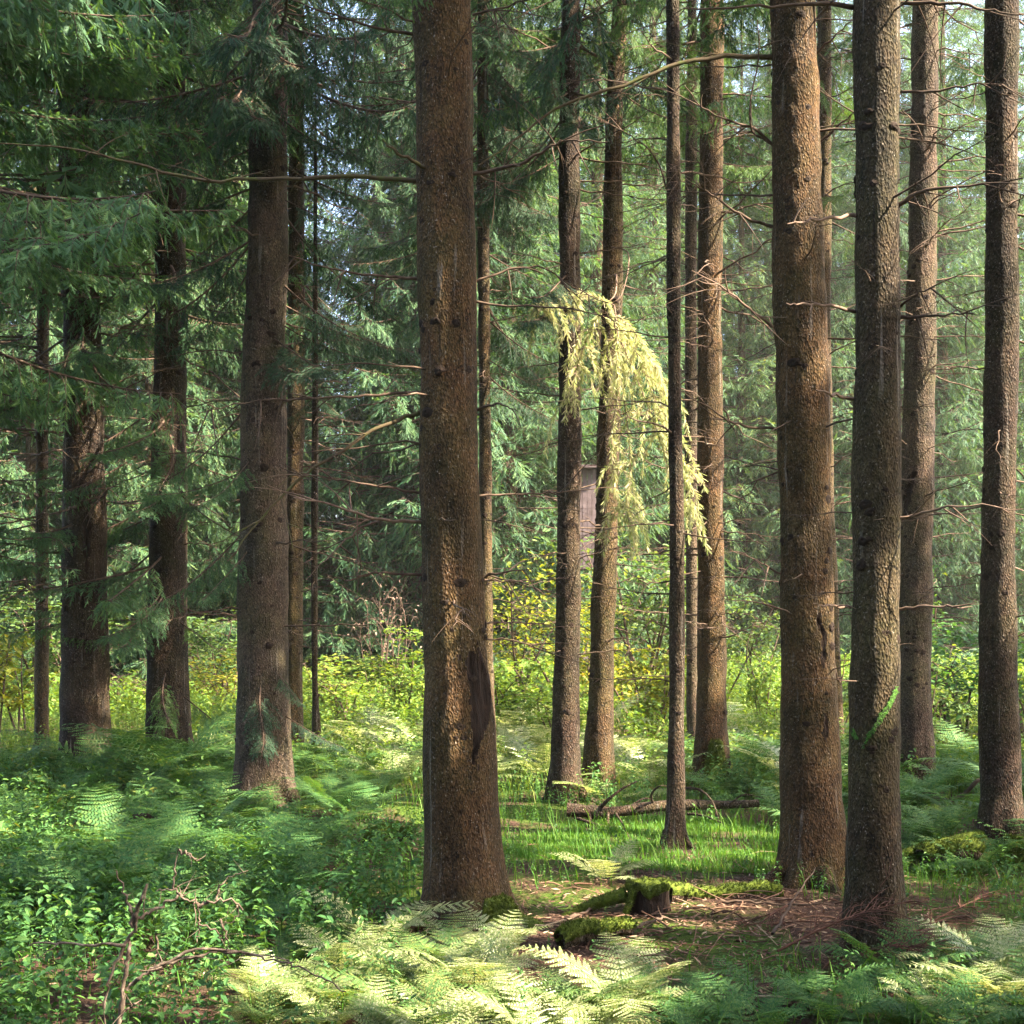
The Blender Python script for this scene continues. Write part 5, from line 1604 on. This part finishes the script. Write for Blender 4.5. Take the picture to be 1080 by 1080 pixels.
# reddish dry spruce branches round the paint-striped trunk
def dry_bough(p0, p1, label, seed, L=0.32, n=26, r0=0.0065):
    r = np.random.default_rng(seed)
    p0, p1 = np.asarray(p0, float), np.asarray(p1, float)
    mb = MB()
    t = np.linspace(0, 1, 12)
    q = (p1 - p0) * t[:, None] + np.outer(np.sin(t * PI), [0, 0, 0.03])
    tube(mb, q, r0 * (1.1 - 0.8 * t), 5)
    ax = norm(p1 - p0)
    sd = norm(np.cross(ax, [0, 0, 1.0]))
    for i in range(n):
        s = r.uniform(0.1, 0.98)
        b = np.array([np.interp(s, t, q[:, k]) for k in range(3)])
        d = norm(ax * r.uniform(0.5, 1.0) + sd * r.choice([-1, 1]) * r.uniform(0.3, 1) + np.array([0, 0, r.uniform(-0.25, 0.35)]))
        u = np.linspace(0, 1, 5)[:, None]
        ln = L * r.uniform(0.3, 1.1)
        tp = b + ln * (u * d + u ** 2 * np.array([0, 0, -0.25]))
        tube(mb, tp, 0.003 * (1.05 - 0.8 * u[:, 0]), 3)
        for k in range(3):
            f = r.uniform(0.2, 0.9)
            e = b + ln * f * d
            tube(mb, e + ln * 0.4 * u * norm(d + r.normal(0, 0.6, 3)), 0.002 * (1.05 - 0.8 * u[:, 0]), 3)
    o = link('dry_spruce_branch', mb.mesh('dry_spruce_branch', [M['redtwig']]))
    o.location = p0
    return tag(o, label, 'branch')


dry_bough(at(820, 1003, 5.6), at(960, 950, 5.75), 'red-brown dry spruce branch leaning across the foot of the paint-striped trunk', 1, 0.3, 34)
dry_bough(at(930, 1010, 5.9), at(1040, 945, 6.1), 'red-brown dry spruce branch lying right of the paint-striped trunk foot', 2, 0.28, 26)
dry_bough(at(830, 955, 6.6), at(780, 1000, 6.3), 'small dry twiggy branch between the stump and the paint-striped trunk', 3, 0.25, 18)
dry_bough(at(900, 1010, 5.75), at(965, 1000, 5.65), 'heap of dry red spruce twigs in front of the paint-striped trunk foot', 4, 0.3, 34)
stick([at(815, 985, 6.1), at(840, 945, 6.6), at(860, 915, 7.0)], 0.008, 'deadwood', 'thin stick leaning against the foot of the torn-bark trunk')
stick([at(760, 950, 6.9), at(820, 953, 6.8), at(900, 955, 6.7)], 0.009, 'deadwood', 'straight thin stick lying on the ground left of the paint-striped trunk')
stick([at(655, 985, 6.3), at(680, 975, 6.45), at(702, 968, 6.6)], 0.014, 'deadwood', 'brown stick lying in front of the mossy stump')
stick([at(600, 968, 6.65), at(620, 960, 6.8), at(640, 954, 6.9)], 0.013, 'deadwood', 'brown stick on the litter left of the mossy stump')

# ------------------------------------------------------------------ weathered board hide behind the close pair of trunks
def hide():
    d = 23.0
    p = at(622, 597, d)
    x0, zb = p[0] - 0.05, p[2]
    rt = root('board_hide', (x0, d, float(gh(x0, d))), 'weathered pinkish-grey board hide seen between the close pair of trunks', 'hide')
    wood = plain('weathered_boards', [(0.3, (0.07, 0.05, 0.05)), (0.55, (0.115, 0.085, 0.088)), (0.8, (0.17, 0.13, 0.13))], 5, bump=0.4)

    def box(mb, cx, cy, z0, z1, w, dp):
        v = [(cx + sx * w / 2, cy + sy * dp / 2, z) for z in (z0, z1) for sx, sy in ((-1, -1), (1, -1), (1, 1), (-1, 1))]
        mb.add(v, [(3, 2, 1, 0), (4, 5, 6, 7), (0, 1, 5, 4), (1, 2, 6, 5), (2, 3, 7, 6), (3, 0, 4, 7)])
    W = 0.72
    mb = MB()
    nb = 8
    for i in range(nb):
        box(mb, -W / 2 + W * (i + 0.5) / nb, 0.002 * (i % 3), zb, zb + 1.85 + 0.01 * (i % 2), W / nb - 0.008, 0.03)
        box(mb, -W / 2 + W * (i + 0.5) / nb, 1.1, zb, zb + 1.65, W / nb - 0.008, 0.03)
    for i in range(nb):
        for sx in (-1, 1):
            box(mb, sx * (W / 2 + 0.03), 0.06 + 1.0 * (i + 0.5) / nb, zb, zb + 1.72, 0.03, 1.0 / nb - 0.008)
    link('cabin', mb.mesh('cabin', [wood]), rt)
    mb = MB()
    box(mb, 0, 0.5, zb + 1.88, zb + 1.93, W + 0.06, 1.3)
    link('roof', mb.mesh('roof', [wood]), rt)
    for sx in (-1, 1):
        for yy in (0.08, 1.0):
            mb = MB()
            box(mb, sx * (W / 2 - 0.08), yy, -0.3, zb - 0.004, 0.09, 0.09)
            link('leg', mb.mesh('leg', [wood]), rt)
    mb = MB()
    z0 = at(622, 738, d)[2]; z1 = at(622, 688, d)[2]
    for i in range(nb):
        box(mb, -W / 2 + W * (i + 0.5) / nb, 0.002 * (i % 3) - 0.02, max(z0, -0.05), z1, W / nb - 0.008, 0.03)
    link('skirt_boards', mb.mesh('skirt_boards', [wood]), rt)


hide()

# ------------------------------------------------------------------ light, sky, camera
w = bpy.data.worlds.new('World')
SC.world = w
w.use_nodes = True
nt = w.node_tree
nt.nodes.clear()
sky = nt.nodes.new('ShaderNodeTexSky')
sky.sky_type = 'NISHITA'
sky.sun_disc = False
sky.sun_elevation = SUN_EL
sky.sun_rotation = SUN_AZ
sky.dust_density = 4.0
sky.ozone_density = 0.35
sky.air_density = 0.9
bg = nt.nodes.new('ShaderNodeBackground')
bg.inputs[1].default_value = 0.15
wo = nt.nodes.new('ShaderNodeOutputWorld')
nt.links.new(sky.outputs[0], bg.inputs[0])
nt.links.new(bg.outputs[0], wo.inputs[0])
sl = bpy.data.lights.new('sun', 'SUN')
sl.energy = 5.0
sl.angle = math.radians(0.5)
sl.color = (1.0, 0.88, 0.68)
so = bpy.data.objects.new('sun', sl)
COL.objects.link(so)
so.rotation_euler = Vector(SUN).to_track_quat('Z', 'Y').to_euler()
so.location = (20, 20, 30)

cam = bpy.data.cameras.new('camera')
cam.sensor_width = 36
cam.lens = 36 * F / 1080
cam.shift_y = (HY - 540) / 1080
cam.clip_end = 2000
co = bpy.data.objects.new('camera', cam)
COL.objects.link(co)
co.location = (0, 0, EYE)
co.rotation_euler = (PI / 2, 0, 0)
SC.camera = co
SC.view_settings.view_transform = 'Standard'
SC.view_settings.look = 'None'
SC.view_settings.exposure = 3.1
SC.view_settings.gamma = 1
SC.cycles.use_denoising = True
SC.cycles.denoising_input_passes = 'RGB_ALBEDO_NORMAL'
SC.cycles.denoising_prefilter = 'NONE'
SC.cycles.max_bounces = 6
SC.cycles.diffuse_bounces = 4
SC.cycles.glossy_bounces = 2
SC.cycles.transmission_bounces = 4
SC.cycles.sample_clamp_indirect = 6
SC.cycles.caustics_reflective = False
SC.cycles.caustics_refractive = False
SC.render.use_persistent_data = False

# ------------------------------------------------------------------ the air between the trunks
def haze_box(dens):
    m, t, N, L = nodes('haze')
    v = N.new('ShaderNodeVolumePrincipled')
    v.inputs['Color'].default_value = (0.96, 0.94, 0.88, 1)
    v.inputs['Density'].default_value = dens
    v.inputs['Anisotropy'].default_value = 0.3
    o = N.new('ShaderNodeOutputMaterial')
    L.new(v.outputs[0], o.inputs['Volume'])
    mb = MB()
    x0, x1, y0, y1, z0, z1 = -45, 45, -16, 75, -1.5, 30
    p = [(x, y, z) for z in (z0, z1) for x, y in ((x0, y0), (x1, y0), (x1, y1), (x0, y1))]
    mb.add(p, [(3, 2, 1, 0), (4, 5, 6, 7), (0, 1, 5, 4), (1, 2, 6, 5), (2, 3, 7, 6), (3, 0, 4, 7)])
    tag(link('haze', mb.mesh('haze', [m])), 'thin pale forest haze between the trunks', 'haze', kind='stuff')


HAZE = 0.0007
if HAZE:
    haze_box(HAZE)
    SC.cycles.volume_bounces = 0
